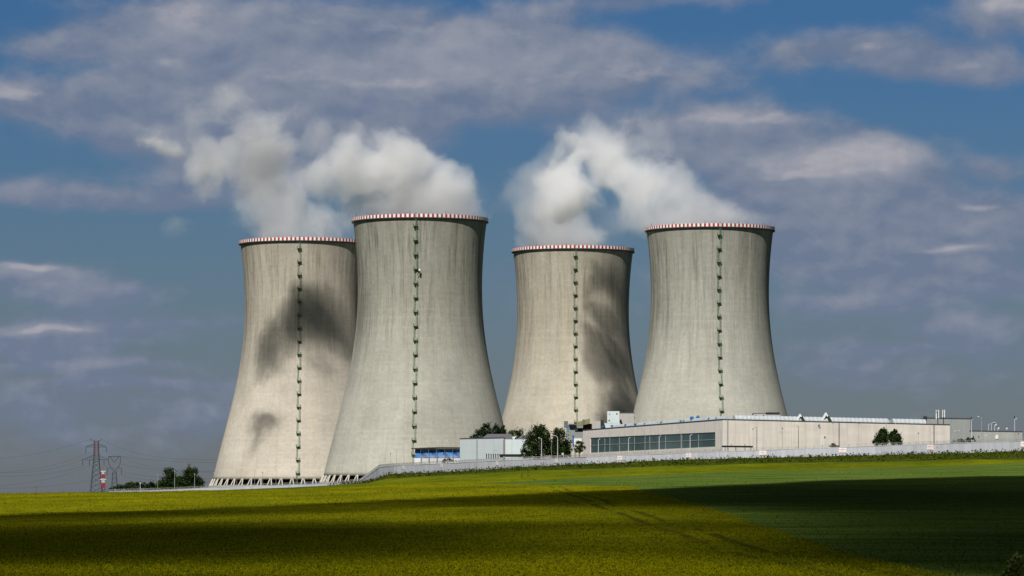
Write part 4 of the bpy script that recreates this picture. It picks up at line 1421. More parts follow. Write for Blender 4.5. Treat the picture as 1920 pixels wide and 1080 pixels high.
cv = tag(empty("conveyor_house", at(1085, 830, 1760)), "dark stepped conveyor house with two short stacks beside the hall end", "building")
o_ = at(1085, 830, 1760)
px_block(1061, 1103, 797, 830, 1760, 14, cv, "wall", M_mgrey, o_)
px_block(1066, 1080, 794.5, 796.8, 1758, 10, cv, "roof_deck", M_dgrey, o_)
px_block(1078, 1110, 802.5, 808, 1752, 8, cv, "dark_gallery", M_black, o_)
px_block(1093, 1110.3, 794.5, 804, 1748, 6, cv, "maroon_gallery", M_maroon, o_)
s = 1745 / F
ol = MB()
vs = [((1080 - 1085) * s, -14, (830 - 793) * s), ((1105 - 1085) * s, -14, (830 - 785.5) * s), ((1105 - 1085) * s, -14, (830 - 795) * s), ((1080 - 1085) * s, -14, (830 - 801) * s)]
vs += [(v[0], -10, v[2]) for v in vs]
ol.add(vs, [(0, 3, 2, 1), (4, 5, 6, 7), (0, 1, 5, 4), (1, 2, 6, 5), (2, 3, 7, 6), (3, 0, 4, 7)])
ol.build("conveyor_slope", M_olive, cv)
px_block(1092, 1096.5, 786.5, 796, 1740, 3, cv, "stack", M_dgrey, o_)
px_block(1057.5, 1065, 789.5, 802, 1742, 4, cv, "stack", M_dgrey, o_)
px_block(1064, 1066, 797, 810, 1741, 3, cv, "duct", M_blue, o_)
gk, _ = block_house("grey_gate_house", "low grey block with a white band between the leafy trees and the hall", 1074, 1095, 810, 846, 1705, 10, M_mgrey, trim=False)
s = 1705 / F
MB().box((1076 - 1084.5) * s, (1091 - 1084.5) * s, -.3, -.004, (846 - 841) * s, (846 - 822) * s).build("white_band", M_white, gk)

# grey flat roofed building with gables behind
gb, g0 = block_house("flat_roofed_building", "grey white flat roofed building with a dark joint, behind the concrete wall", 862.5, 944.5, 823.2, 880, 1560, 30, M_bldg, slope=0.35)
s = 1560 / F
xm = (862.5 + 944.5) / 2
right = MB().prism([((944.7 - xm) * s, -.2), ((992 - xm) * s, -.2), ((992 - xm) * s, 30), ((944.7 - xm) * s, 30)], 0, (880 - 823.8) * s).build("right_wing", M_bldg2, gb)
MB().box((943.2 - xm) * s, (946.8 - xm) * s, -.5, -.21, 0, (880 - 824) * s).build("joint_post", painted("brown_grey_post", (0.22, 0.20, 0.19), .8), gb)
MB().box((893.5 - xm) * s, (895 - xm) * s, -.2, -.004, 0, (880 - 824.2) * s).build("downpipe", M_mgrey, gb)
MB().box((936 - xm) * s, (978 - xm) * s, -.9, -.22, (880 - 853.2) * s, (880 - 851.6) * s).build("ledge", M_black, gb)
for k in range(6):
    px = 912 + k * 4.3
    b_ = MB()
    b_.box((px - .55 - xm) * s, (px + .55 - xm) * s, -.35, -.004, (880 - 859) * s, (880 - 851) * s)
    b_.box((px - 1.0 - xm) * s, (px + .55 - xm) * s, -.45, -.004, (880 - 852) * s, (880 - 850.6) * s)
    b_.build("vent_pipe", M_black, gb)
for (px, py, w) in ((926, 844.5, 1.6), (930, 844.5, 1.6)):
    MB().box((px - w / 2 - xm) * s, (px + w / 2 - xm) * s, -.1, -.004, (880 - py - .7) * s, (880 - py + .7) * s).build("lettering_mark", M_post, gb)


def gabled(label, x0, x1, xr, yr, ye, D, depth, glass):
    """pitched roof house: ridge runs left, gable at the right end"""
    s = D / F
    o = at((x0 + x1) / 2, 880, D)
    root = tag(empty("gabled_building", o), label, "building")
    X = lambda px: (px - (x0 + x1) / 2) * s
    Z = lambda py: (880 - py) * s
    mb = MB()
    mb.box(X(x0), X(x1), 0, depth, 0, Z(ye))
    mb.build("wall", M_bldg2, root)
    rf = MB()
    r0 = (X(x0) + (X(xr) - X(x0)) * .10 + 2.0, depth / 2, Z(yr)); r1 = (X(xr), depth / 2, Z(yr))
    a, b, c, d = (X(x0) - .3, -.4, Z(ye) + .01), (X(x1) + .2, -.4, Z(ye) + .01), (X(x1) + .2, depth + .4, Z(ye) + .01), (X(x0) - .3, depth + .4, Z(ye) + .01)
    rf.add([a, b, c, d, r0, r1], [(0, 1, 5, 4), (2, 3, 4, 5), (3, 0, 4), (1, 2, 5), (3, 2, 1, 0)])
    rf.build("roof", M_slate, root)
    if glass:
        gl = MB()
        zc = Z(ye) + .1
        m0 = (X(x1) * .62 + X(xr) * .38)
        pts = [(X(xr) + 1.0, -.62, zc), (X(x1) - .8, -.62, zc), (X(x1) - 1.6, -.5, zc + (Z(yr) - Z(ye)) * .45), (X(xr) + 2.2, -.42, zc + (Z(yr) - Z(ye)) * .62)]
        gl.add(pts + [(p[0], p[1] + .8, p[2]) for p in pts], [(0, 1, 2, 3), (7, 6, 5, 4), (0, 4, 5, 1), (1, 5, 6, 2), (2, 6, 7, 3), (3, 7, 4, 0)])
        gl.build("gable_glazing", M_bldg2, root)
    return root


gabled("slate roofed building with a pale gable rising behind the flat roofed building", 899, 967, 958, 813, 826, 1625, 16, True)
gabled("second slate roof half hidden by the leafy trees", 967, 1000, 990, 815.5, 826, 1640, 14, False)

# blue shed
bs = tag(empty("blue_shed", at(820, 870, 1590)), "open blue and white shed under a thin brown roof at the tower foot", "shed")
o_ = at(820, 870, 1590)
s = 1590 / F
X = lambda px: (px - 820) * s
Z = lambda py: (870 - py) * s
m, nt = new_mat("blue_banner")
px3 = nt.sep(objco(nt))
zig = nt.math('ABSOLUTE', nt.math('SUBTRACT', nt.math('FRACT', nt.math('DIVIDE', nt.math('MULTIPLY_ADD', px3[2], 0.9, px3[0]), 4.4)), 0.5))
nb_ = nt.noise(objco(nt), 0.6, 4.0, .6)
bc = nt.mix(nt.ss(nt.math('MULTIPLY_ADD', nb_, .3, zig), .25, .45), (0.015, 0.07, 0.24), (0.06, 0.22, 0.52))
bc = nt.mix(nt.ss(nb_, .62, .70), bc, (0.45, 0.55, 0.65))
surf(nt, bc, .6)
MB().box(X(778), X(862), .2, .5, Z(858.5), Z(843.5)).build("blue_panel", m, bs)
MB().box(X(777), X(862), .0, 6, Z(872), Z(858.8)).build("white_base", M_white, bs)
MB().box(X(778), X(862), .55, 6, Z(858.5), Z(840.5)).build("back_wall", M_bldg2, bs)
rf = MB()
rf.prism([(X(771), -1.5), (X(826), -1.5), (X(826), 7), (X(771), 7)], [Z(841.6), Z(839.6), Z(839.6), Z(841.6)], [Z(840.2), Z(838.0), Z(838.0), Z(840.2)])
rf.prism([(X(826.02), -1.5), (X(862.2), -1.5), (X(862.2), 7), (X(826.02), 7)], [Z(839.6), Z(839.9), Z(839.9), Z(839.6)], [Z(838.0), Z(838.4), Z(838.4), Z(838.0)])
rf.build("roof", M_brown, bs)
for px in (774.5, 789, 804, 819, 834, 849):
    MB().bar((X(px), -1.0, Z(874)), (X(px), -1.0, Z(841)), .10, .10, 6).build("post", M_dgrey, bs)
rl = MB()
for q in range(40):
    xq = X(788) + (X(861) - X(788)) * q / 39
    rl.bar((xq, -1.2, Z(860)), (xq, -1.2, Z(853)), .03, n=4)
for z in (853.2, 856.5, 859.8):
    rl.bar((X(788), -1.2, Z(z)), (X(861), -1.2, Z(z)), .04, n=4)
rl.build("railing", M_pale, bs)
bw = MB().box(0, 0, 0, 0, 0, 0)
# compound fence beside the blue shed
lf = MB()
for q in range(60):
    px = 712 + q * 1.5
    a = at(px, 880, 1570 - q * .3); b = at(px, 871 - q * .05, 1570 - q * .3)
    lf.bar(a, b, .035, n=4)
for z in (871.5, 873.5):
    lf.bar(at(712, z, 1570), at(801, z - 3.0, 1552), .04, n=4)
fo = lf.build("mesh_fence", M_post)
tag(fo, "thin grey bar fence inside the wall left of the blue shed", "fence")

# pipe rack by the hall corner
pr = MB()
a, b = at(1354, 837, 1420), at(1411, 837.5, 1425)
pr.bar(a, b, .32, n=8)
for t in (.1, .45, .75, .95):
    q = a.lerp(b, t)
    pr.bar(q, q + Vector((0, 0, -4)), .12)
pr.bar(a.lerp(b, .3), a.lerp(b, .3) + Vector((0, 0, 1.0)), .10)
pr.bar(a.lerp(b, .75), a.lerp(b, .75) + Vector((0, 0, .9)), .12)
po = pr.build("pipe_rack", M_black)
tag(po, "dark pipe on short stilts at the foot of the beige hall corner", "pipe")


# ------------------------------------------------------------------ trees
LEAF = {
    'dark': [leafy("leaf_dark_a", (0.018, 0.034, 0.010), .35, .8), leafy("leaf_dark_b", (0.050, 0.082, 0.022), .35, .8)],
    'conifer': [leafy("needle_a", (0.014, 0.032, 0.014), .3, .8), leafy("needle_b", (0.036, 0.066, 0.026), .3, .8)],
    'olive': [leafy("leaf_olive_a", (0.035, 0.050, 0.010), .35, .8), leafy("leaf_olive_b", (0.085, 0.11, 0.022), .35, .8)],
    'near': [leafy("leaf_near_a", (0.08, 0.12, 0.02), .35, 6.), leafy("leaf_near_b", (0.20, 0.25, 0.06), .35, 6.)],
}
M_bark = painted("bark", (0.055, 0.042, 0.032), 0.95, 0.3, 2.0)


def tree(name, base, clumps, kind, nleaf, leaf, label, seed, cat="tree", trunk_r=0.25, limbs=True, group=None):
    """clumps: local (x, y, z, rx, ry, rz) ellipsoids the leaves crowd towards"""
    g = np.random.default_rng(seed)
    root = tag(empty(name, base), label, cat, group)
    vol = np.array([c[3] * c[5] for c in clumps]); vol = vol / vol.sum()
    ci = g.choice(len(clumps), nleaf, p=vol)
    C = np.array(clumps)[ci]
    # sub-clumps give light and dark tufts
    nsub = max(8, nleaf // 40)
    sub_c = g.choice(len(clumps), nsub, p=vol)
    d = g.normal(0, 1, (nsub, 3)); d /= np.linalg.norm(d, axis=1)[:, None]
    rr = g.uniform(0.35, 1.0, nsub) ** 0.5
    SC = np.array(clumps)[sub_c]
    sc = SC[:, :3] + d * SC[:, 3:] * rr[:, None]
    ss_ = g.uniform(0.10, 0.26, nsub) * SC[:, 3:].mean(1)
    k = g.integers(0, nsub, nleaf)
    P = sc[k] + g.normal(0, 1, (nleaf, 3)) * ss_[k][:, None]
    P[:, 2] = np.maximum(P[:, 2], 0.05)
    a = g.normal(0, 1, (nleaf, 3)); a /= np.linalg.norm(a, axis=1)[:, None]
    b = np.cross(a, g.normal(0, 1, (nleaf, 3))); b /= np.linalg.norm(b, axis=1)[:, None]
    L = leaf * g.uniform(0.6, 1.4, nleaf)
    q = np.stack([P - a * L[:, None] * .5, P + b * L[:, None] * .32, P + a * L[:, None] * .5, P - b * L[:, None] * .32], 1).reshape(-1, 3)
    me = np_mesh("crown", q, np.arange(nleaf * 4).reshape(-1, 4))
    for m_ in LEAF[kind]: me.materials.append(m_)
    tone = (g.random(nsub) < 0.42)[k] ^ (g.random(nleaf) < 0.15)
    me.polygons.foreach_set('material_index', tone.astype(np.int32))
    o = bpy.data.objects.new("crown", me)
    col.objects.link(o); o.parent = root
    tk = MB()
    top = max(c[2] + c[5] * .4 for c in clumps)
    cx0 = clumps[0][0]; cy0 = clumps[0][1]
    pts = [Vector((cx0, cy0, -.5)), Vector((cx0 + .1, cy0, top * .35)), Vector((cx0 - .1, cy0, top * .7)), Vector((cx0, cy0, top))]
    rs = [trunk_r * 1.25, trunk_r, trunk_r * .6, trunk_r * .2]
    for i in range(3):
        tk.bar(pts[i], pts[i + 1], rs[i], rs[i + 1], 8)
    if limbs:
        for c in clumps:
            z0 = min(top * .6, max(.3, c[2] * .55))
            tk.bar((cx0, cy0, z0), (c[0], c[1], c[2]), trunk_r * .4, trunk_r * .12, 6)
            for q_ in range(3):
                dd = g.normal(0, .6, 3)
                tk.bar((c[0], c[1], c[2]), (c[0] + dd[0] * c[3], c[1] + dd[1] * c[4], c[2] + abs(dd[2]) * c[5]), trunk_r * .14, trunk_r * .04, 5)
    tk.build("trunk", M_bark, root)
    return root


def px_tree(name, D, base_px, ybase, blobs, kind, nleaf, leaf, label, seed, **kw):
    """blobs in photo pixels: x, y, rx, ry"""
    s = D / F
    b = at(base_px, ybase, D)
    cl = []
    for i, (x, y, rx, ry) in enumerate(blobs):
        cl.append(((x - base_px) * s, ((-1) ** i) * .25 * rx * s, (ybase - y) * s, rx * s, rx * s * .9, ry * s))
    return tree(name, b, cl, kind, nleaf, leaf, label, seed, **kw)


px_tree("conifer", 1660, 910, 850, [(908, 822, 18, 16), (912, 805, 10, 12), (899, 815, 12, 10), (888, 822, 9, 7)], 'conifer', 4200, .55,
        "broad dark conifer behind the flat roofed building, left of the pointed one", 11, group="trees behind the flat roofed building")
px_tree("conifer", 1664, 929, 850, [(930, 822, 13, 14), (930, 807, 8, 10), (930, 798, 3.5, 6)], 'conifer', 3000, .5,
        "pointed dark conifer behind the slate gable, tallest of its clump", 12, group="trees behind the flat roofed building")
px_tree("conifer", 1668, 943, 850, [(943, 812, 7, 8), (943, 803, 4, 6), (944, 824, 8, 8)], 'conifer', 1600, .5,
        "slim dark conifer at the right end of the clump behind the slate gable", 13, group="trees behind the flat roofed building")
px_tree("round_tree", 1672, 966, 850, [(966, 815, 13, 9), (957, 819, 8, 7), (974, 812, 7, 8), (964, 830, 12, 10)], 'dark', 2600, .5,
        "small round dark tree between the two slate roofs", 14)
px_tree("leafy_tree", 1530, 1010, 880, [(1008, 828, 24, 22), (1005, 811, 15, 13), (1018, 840, 22, 18), (992, 842, 14, 14), (984, 850, 9, 8), (1010, 800, 9, 6), (1020, 815, 13, 12), (1000, 852, 18, 8)], 'dark', 9500, .55,
        "tallest big leafy tree in front of the grey white building, behind two lamps", 15, trunk_r=.35)
px_tree("leafy_tree", 1536, 1049, 880, [(1050, 828, 17, 18), (1048, 813, 12, 9), (1056, 842, 16, 16), (1040, 842, 16, 16), (1064, 848, 9, 9), (1046, 852, 20, 8)], 'dark', 7000, .55,
        "big leafy tree standing right of the tallest one, next to the blue post", 16, trunk_r=.33)
px_tree("round_tree", 1600, 1084, 870, [(1086, 834, 8, 9), (1084, 842, 8, 7), (1091, 838, 6, 9)], 'olive', 1500, .5,
        "olive green tree squeezed between the blue post and the end of the hall", 17)
px_tree("bush", 1325, 1655, 836, [(1655, 818, 11, 12), (1652, 825, 14, 9), (1656, 808, 6, 6), (1645, 828, 8, 6)], 'dark', 5200, .42,
        "taller dark bush against the beige hall, left one of the touching pair", 18)
px_tree("bush", 1322, 1677, 836, [(1677, 818, 10, 11), (1680, 826, 11, 8), (1676, 809, 6, 5), (1686, 829, 6, 5)], 'dark', 4600, .42,
        "lower dark bush against the beige hall, right one of the touching pair", 19)
px_tree("shrub", 1330, 1563, 842, [(1563, 835, 6, 3.2), (1558, 837, 5, 2.6), (1569, 836, 5, 2.8)], 'dark', 700, .35,
        "small ragged shrub peeping over the wall at the foot of the blank hall side", 20, limbs=False)
px_tree("shrub", 1320, 1819, 832, [(1819, 824, 8, 3.6), (1812, 826, 8, 3), (1826, 824, 5, 3.5), (1797, 826, 10, 2.6)], 'dark', 1100, .35,
        "ragged dark shrub over the wall at the corner of the tall grey hall", 21, limbs=False)
px_tree("shrub", 1540, 839, 872, [(839, 863.5, 8, 3.4), (834, 865, 5, 2.5), (845, 864, 4, 2.6)], 'conifer', 800, .35,
        "low dark shrub in front of the blue shed", 22, limbs=False)
px_tree("leafy_tree", 1960, 322, 925, [(322, 900, 17, 16), (318, 889, 12, 10), (326, 908, 18, 12), (309, 907, 11, 11)], 'dark', 6500, .65,
        "dark tree in the clump left of the cream tower, nearer the hedge", 23)
px_tree("leafy_tree", 1955, 355, 925, [(352, 899, 17, 17), (358, 887, 12, 11), (363, 904, 16, 13), (344, 906, 13, 12), (372, 905, 10, 8)], 'dark', 7500, .65,
        "dark tree in the clump left of the cream tower, under the red mast tip", 24)
px_tree("leafy_tree", 1965, 301, 925, [(302, 908, 8, 9), (296, 912, 8, 7)], 'olive', 1200, .6,
        "small olive tree at the left edge of the dark clump beside the cream tower", 25)
hedge_bl = [(212 + i * 7.0, 917 - 4.5 * math.sin(min(1, (i + .5) / 6) * PI / 2) - (1.0 if i % 3 == 1 else 0), 7, 5 + min(i, 5) * .6) for i in range(13)]
px_tree("hedge", 1990, 250, 926, hedge_bl, 'dark', 7000, .6, "low dark hedge running left from the clump of trees towards the pylons", 26, cat="hedge", limbs=False)

# young tree close by, at the corner of the dark field
D = 118.0
zb = zgf((1905 - CX) / F * D, D)
nb = Vector(((1912 - CX) / F * D, D, zb - 1.0))
s = D / F
tree("young_tree", nb, [((x - 1912) * s, dy, (1147 - y) * s, rx * s, rx * s, ry * s) for (x, y, rx, ry, dy) in
     ((1912, 1068, 26, 24, 0), (1900, 1062, 20, 16, .1), (1922, 1045, 22, 18, -.1), (1905, 1042, 12, 10, .1), (1890, 1078, 18, 14, 0), (1930, 1075, 30, 30, .2), (1912, 1100, 40, 34, 0))],
     'near', 3600, .085, "light green young tree at the near corner of the dark field", 31, trunk_r=.05)

# ------------------------------------------------------------------ lamps and posts
def lamp(px, ytop, ybot, D, arm, label, mat_=None, r=0.085, style='arm', group="lamp posts behind the concrete wall", name="street_lamp", cat="street lamp"):
    """arm: photo pixels, negative = reaching left"""
    mat_ = mat_ or M_post
    s = D / F
    b = at(px, ybot, D)
    root = tag(empty(name, b), label, cat, group)
    H = (ybot - ytop) * s
    A = arm * s
    pole = MB()
    pole.bar((0, 0, 0), (0, 0, H * .97 if style != 'curve' else H * .86), r * 1.25, r * .8, 8)
    if style == 'arm':
        pole.bar((0, 0, H * .965), (A * .78, 0, H), r * .62, r * .5, 6)
        pole.build("pole", mat_, root)
        hd = MB()
        x0, x1 = sorted((A * .62, A * 1.05))
        hd.box(x0, x1, -.17, .17, H - .06, H + .13)
        h = hd.build("lamp_head", M_pale, root)
        MB().box(x0 + .1, x1 - .1, -.13, .13, H - .13, H - .0605).build("lamp_glass", M_lamp, h)
    elif style == 'curve':
        pts = [(A * .62 * (1 - math.cos(t)) , 0, H * .86 + H * .14 * math.sin(t)) for t in np.linspace(0, PI / 2, 7)]
        pts.append((A * .8, 0, H))
        pole.tube(pts, r * .75, 6)
        pole.build("pole", mat_, root)
        x0, x1 = sorted((A * .7, A * 1.08))
        h = MB().box(x0, x1, -.2, .2, H - .10, H + .12).build("lamp_head", M_pale, root)
        MB().box(x0 + .1, x1 - .1, -.15, .15, H - .18, H - .1005).build("lamp_glass", M_lamp, h)
    elif style == 'flood':
        pole.build("pole", mat_, root)
        hd = MB().bar((-.05, 0, H * .95), (-.05, 0, H * 1.02), .22, .34, 10)
        hd.bar((-.05, 0, H * 1.02), (-.05, 0, H * 1.02 + .5), .25, .12, 10)
        hd.build("floodlight", M_black, root)
        MB().bar((A, -.25, H * .93), (A, 0, H * .95), .42, .34, 12).build("lamp_glass", M_lamp, root)
    elif style == 'double':
        for sg in (-1, 1):
            pole.bar((0, 0, H * .88), (sg * abs(A) * .8, 0, H), r * .6, r * .5, 6)
        pole.build("pole", mat_, root)
        for sg in (-1, 1):
            x0, x1 = sorted((sg * abs(A) * .62, sg * abs(A) * 1.05))
            MB().box(x0, x1, -.17, .17, H - .06, H + .12).build("lamp_head", M_pale, root)
    else:
        pole.build("pole", mat_, root)
        MB().box(-.16, .16, -.3, .16, H * .97, H * .97 + .36).build("camera_head" if style == 'camera' else "pole_cap", M_black if style == 'camera' else mat_, root)
    return root


LAMPS = [
    # left, in front of the cream tower's base
    (263, 904, 928, 1890, 0, 'flood', "white topped floodlight post standing alone before the low hedge", M_pale),
    (295.5, 890, 922, 1870, 0, 'plain', "thin pole at the left edge of the dark tree clump", M_post),
    (327.5, 883, 920, 1865, 0, 'plain', "thin pole in front of the dark tree nearer the hedge", M_pale),
    (365, 889, 918, 1855, 0, 'plain', "thin pole in front of the right half of the dark tree clump", M_pale),
    (401, 886, 915, 1845, 0, 'plain', "short thin pole before the left edge of the cream tower base", M_post),
    (444, 884, 913, 1838, 0, 'plain', "thin pole before the cream tower, third leg pair from its left edge", M_post),
    (477.5, 882, 912, 1833, 0, 'plain', "thin pole before the cream tower, halfway from its left edge to the stairway", M_post),
    (492.5, 886, 911, 1831, -1.2, 'camera', "short camera pole before the left half of the cream tower base", M_post),
    (517.5, 880, 911, 1828, 0, 'plain', "tall thin pole before the cream tower, left of its stairway", M_post),
    (557.5, 879, 909, 1822, 0, 'plain', "thin pole just left of the foot of the cream tower stairway", M_post),
    (599.5, 877, 908, 1815, 0, 'plain', "thin pole where the cream tower meets the streaked tower", M_post),
    (641.7, 874, 906, 1795, 0, 'plain', "thin pole before the slanted legs of the streaked tower", M_post),
    (686, 871, 902, 1780, 0, 'plain', "thin pole beside the stepped corner of the concrete wall", M_post),
    (722, 859, 884, 1560, 0, 'plain', "short plain pole just inside the wall corner", M_post),
    (732.5, 851, 884, 1560, -.8, 'camera', "camera pole left of the pair of arm lamps by the wall corner", M_post),
    (743, 842, 882, 1558, -4.5, 'arm', "single arm lamp left of the blue shed, lower of two", M_post),
    (757.5, 838, 882, 1556, -4, 'arm', "single arm lamp left of the blue shed, taller of two", M_post),
    (801, 832, 846, 1720, 5, 'arm', "small lamp head showing above the left part of the shed roof", M_pale),
    (829.5, 825.5, 846, 1710, 9, 'double', "two armed lamp rising above the blue shed roof", M_post),
    (845, 831, 846, 1705, -5, 'arm', "small single arm lamp above the right end of the shed roof", M_post),
    (1015.5, 821, 866, 1450, -6, 'arm', "white lamp in front of the tallest leafy tree", M_pale),
    (1034, 827, 862, 1445, 0, 'plain', "thin pole between the two leafy trees", M_post),
    (1045.6, 816, 866, 1440, -12, 'curve', "big swan neck lamp in front of the leafy tree by the blue post", M_pale),
    (1057, 850, 866, 1430, -2, 'flood', "knee high floodlight by the foot of the leafy tree beside the blue post", M_pale),
    (1122, 823, 860, 1400, 3, 'arm', "white lamp post, first from the far end of the window band", M_pale),
    (1143.5, 816, 860, 1398, -7, 'arm', "grey lamp post, first from the far end of the window band", M_post),
    (1178.5, 820.5, 858, 1390, 3, 'arm', "white lamp post, second from the far end of the window band", M_pale),
    (1209.5, 812.5, 857, 1386, -6, 'arm', "grey lamp post before the middle of the window band", M_post),
    (1236, 817.5, 856, 1380, 3, 'arm', "white lamp post, third from the far end of the window band", M_pale),
    (1277, 807.5, 854, 1376, -7, 'arm', "grey lamp post towering over the right part of the window band", M_post),
    (1294, 815, 853, 1374, 3.5, 'arm', "white lamp post, nearest the hall corner before the window band", M_pale),
    (1352, 804, 850, 1362, -7, 'arm', "dark lamp post at the corner of the beige hall", M_post),
    (1412, 804, 848, 1356, 0, 'camera', "thin camera pole beside the arm lamp at the end of the dark pipe", M_post),
    (1419, 800.5, 848, 1354, -7, 'arm', "dark arm lamp by the end of the dark pipe", M_black),
    (1435, 822, 847, 1350, -9, 'curve', "low swan neck lamp against the blank hall side", M_pale),
    (1467, 803, 846, 1348, 0, 'camera', "camera pole against the middle of the blank hall side", M_post),
    (1497, 798, 845, 1345, -8, 'arm', "dark arm lamp below the smaller white gable monitor", M_black),
    (1536, 799, 843, 1342, 1, 'flood', "floodlight pole below the larger white gable monitor", M_pale),
    (1547, 821, 842, 1340, 2, 'flood', "small floodlight close to the little ragged shrub", M_pale),
    (1610.5, 793, 840, 1336, 0, 'camera', "dark pole with a box, left of the bush pair", M_post),
    (1662, 787, 838, 1330, -6, 'arm', "arm lamp rising from the gap between the two bushes", M_post),
    (1682, 795, 838, 1328, -3, 'arm', "white post in front of the lower bush of the pair", M_pale),
    (1722, 812.5, 837, 1326, 0, 'camera', "short camera pole right of the bush pair", M_post),
    (1821.5, 785, 828, 1430, .5, 'flood', "white floodlight post at the right edge of the tall grey hall", M_pale),
    (1840.5, 781, 830, 1320, -7.5, 'arm', "tall dark arm lamp in front of the low annex", M_post),
    (1853.6, 795, 812, 1640, 3, 'arm', "small pale lamp behind the annex roof, left of its twin headed neighbour", M_pale),
    (1859, 792, 812, 1630, 7, 'curve', "pale swan neck lamp behind the annex roof", M_pale),
    (1865, 795, 812, 1625, 2, 'flood', "pale floodlight post behind the annex roof, right of the swan neck lamp", M_pale),
    (1871, 802, 814, 1625, 1, 'flood', "short pale floodlight showing just above the middle of the annex roof", M_pale),
    (1887.5, 802.5, 814, 1620, 0, 'flood', "short dark headed floodlight above the right half of the annex roof", M_post),
    (1902.5, 783, 812, 1610, 2.5, 'flood', "tall white floodlight post near the right end of the annex", M_pale),
    (1858, 816, 832, 1318, -10, 'curve', "low dark swan neck lamp before the annex wall", M_post),
]
for (px, yt, yb, D, arm, style, lb, mm) in LAMPS:
    cat_ = {'plain': ("thin_pole", "pole"), 'camera': ("camera_pole", "camera pole"), 'flood': ("floodlight_post", "floodlight")}.get(style, ("street_lamp", "street lamp"))
    gp = {'plain': "thin poles inside the wall", 'camera': "camera poles inside the wall", 'flood': "floodlights of the plant"}.get(style, "lamp posts of the plant")
    rr_ = {'plain': .055, 'camera': .06}.get(style, .085)
    if mm is M_pale and style != 'plain': rr_ = .11
    lamp(px, yt, yb, D, arm, lb, mm, rr_, style, gp, cat_[0], cat_[1])

bp = tag(empty("blue_post", at(1074.8, 866, 1425)), "thick bright blue post with a white base beside the leafy tree", "post")
s = 1425 / F
MB().bar((0, 0, (866 - 838) * s), (0, 0, (866 - 817) * s), .26, .26, 10).build("blue_sleeve", M_blue, bp)
MB().bar((0, 0, 0), (0, 0, (866 - 838) * s), .13, .13, 10).build("base", M_pale, bp)
MB().box(-.4, .4, -.3, .3, (866 - 817) * s, (866 - 816.2) * s).build("cap", M_blue, bp)
dm = MB().bar(at(1799, 783.4, 1545) + Vector((0, 0, -.5)), at(1799, 783.4, 1545), .35, .2, 10)
sp = tag(MB().bar(at(1190.3, 786, 1730), at(1190.3, 780, 1730), .1).bar(at(1190.3, 781.5, 1729.5), at(1190.3, 779.5, 1729.5), .45, .45, 10).build("roof_lamp", M_white), "white ball lamp on the edge of the beige plant block", "lamp")
wh = MB()
c = at(1850.5 + 19, 819.5, 1527)

# ------------------------------------------------------------------ power line
M_lat = painted("lattice_steel", (0.085, 0.095, 0.11), 0.6, 0.2, .5)
M_latr = painted("red_lattice_steel", (0.15, 0.075, 0.09), 0.6, 0.2, .5)
M_ins = painted("insulator", (0.05, 0.06, 0.075), 0.4, 0.1, .5)
M_cab = painted("cable", (0.06, 0.066, 0.075), 0.5, 0.1, .5)


def lattice(mb, sections, r, n_per):
    """square lattice mast from (z, halfwidth) sections"""
    for i in range(len(sections) - 1):
        (z0, w0), (z1, w1) = sections[i], sections[i + 1]
        n = n_per[i]
        for k in range(n):
            a, b = k / n, (k + 1) / n
            za, wa = z0 + (z1 - z0) * a, w0 + (w1 - w0) * a
            zb2, wb = z0 + (z1 - z0) * b, w0 + (w1 - w0) * b
            ca = [(-wa, -wa), (wa, -wa), (wa, wa), (-wa, wa)]
            cb = [(-wb, -wb), (wb, -wb), (wb, wb), (-wb, wb)]
            for q in range(4):
                mb.bar((*ca[q], za), (*cb[q], zb2), r * 1.5, n=4)
                q2 = (q + 1) % 4
                mb.bar((*ca[q], za), (*cb[q2], zb2), r * .8, n=3)
                mb.bar((*ca[q2], za), (*cb[q], zb2), r * .8, n=3)
    return mb


DP = 3000.0
s = DP / F
pz = lambda py: (930 - py) * s
pb = at(180.5, 930, DP)
py_ = tag(empty("lattice_pylon", pb), "tall two armed lattice pylon with a reddish top beside the red and white mast", "pylon")
lattice(MB(), [(-8.5, 5.4), (pz(868), 2.2), (pz(855), 1.9)], .16, [9, 3]).build("tower_body", M_lat, py_)
lattice(MB(), [(pz(855), 1.9), (pz(833), 1.5), (pz(826), 1.5)], .17, [6, 2]).build("tower_top", M_latr, py_)
ar = MB()
for (yl, half, yt) in ((838, 20, 832), (862, 26, 853)):
    for sg in (-1, 1):
        h_ = (half if sg < 0 else (19 if yl == 838 else 22)) * s
        for dy_ in (-1.2, 1.2):
            ar.bar((sg * 1.6, dy_, pz(yl)), (sg * h_, 0, pz(yl)), .2, n=4)
            ar.bar((sg * 1.4, dy_, pz(yt)), (sg * h_, 0, pz(yl) + .2), .18, n=4)
        for q in range(1, 6):
            t = q / 6
            x = sg * (1.6 + (h_ - 1.6) * t)
            ar.bar((x, 0, pz(yl)), (x - sg * 1.0, 0, pz(yl) + (pz(yt) - pz(yl)) * (1 - t)), .1, n=3)
for sg in (-1, 1):
    ar.bar((sg * 1.3, 0, pz(828)), (sg * 10.5 * s, 0, pz(823.5)), .22, n=4)
ar.build("cross_arm", M_lat, py_)
INS = [(-19.5, 838, 850), (19.0, 838, 848), (-25.5, 862, 873.5), (-13, 862, 873.5), (14.5, 862, 873)]
for (dx_, y0, y1) in INS:
    MB().bar((dx_ * s, 0, pz(y0)), (dx_ * s, 0, pz(y1)), .24, n=6).build("insulator", M_ins, py_)

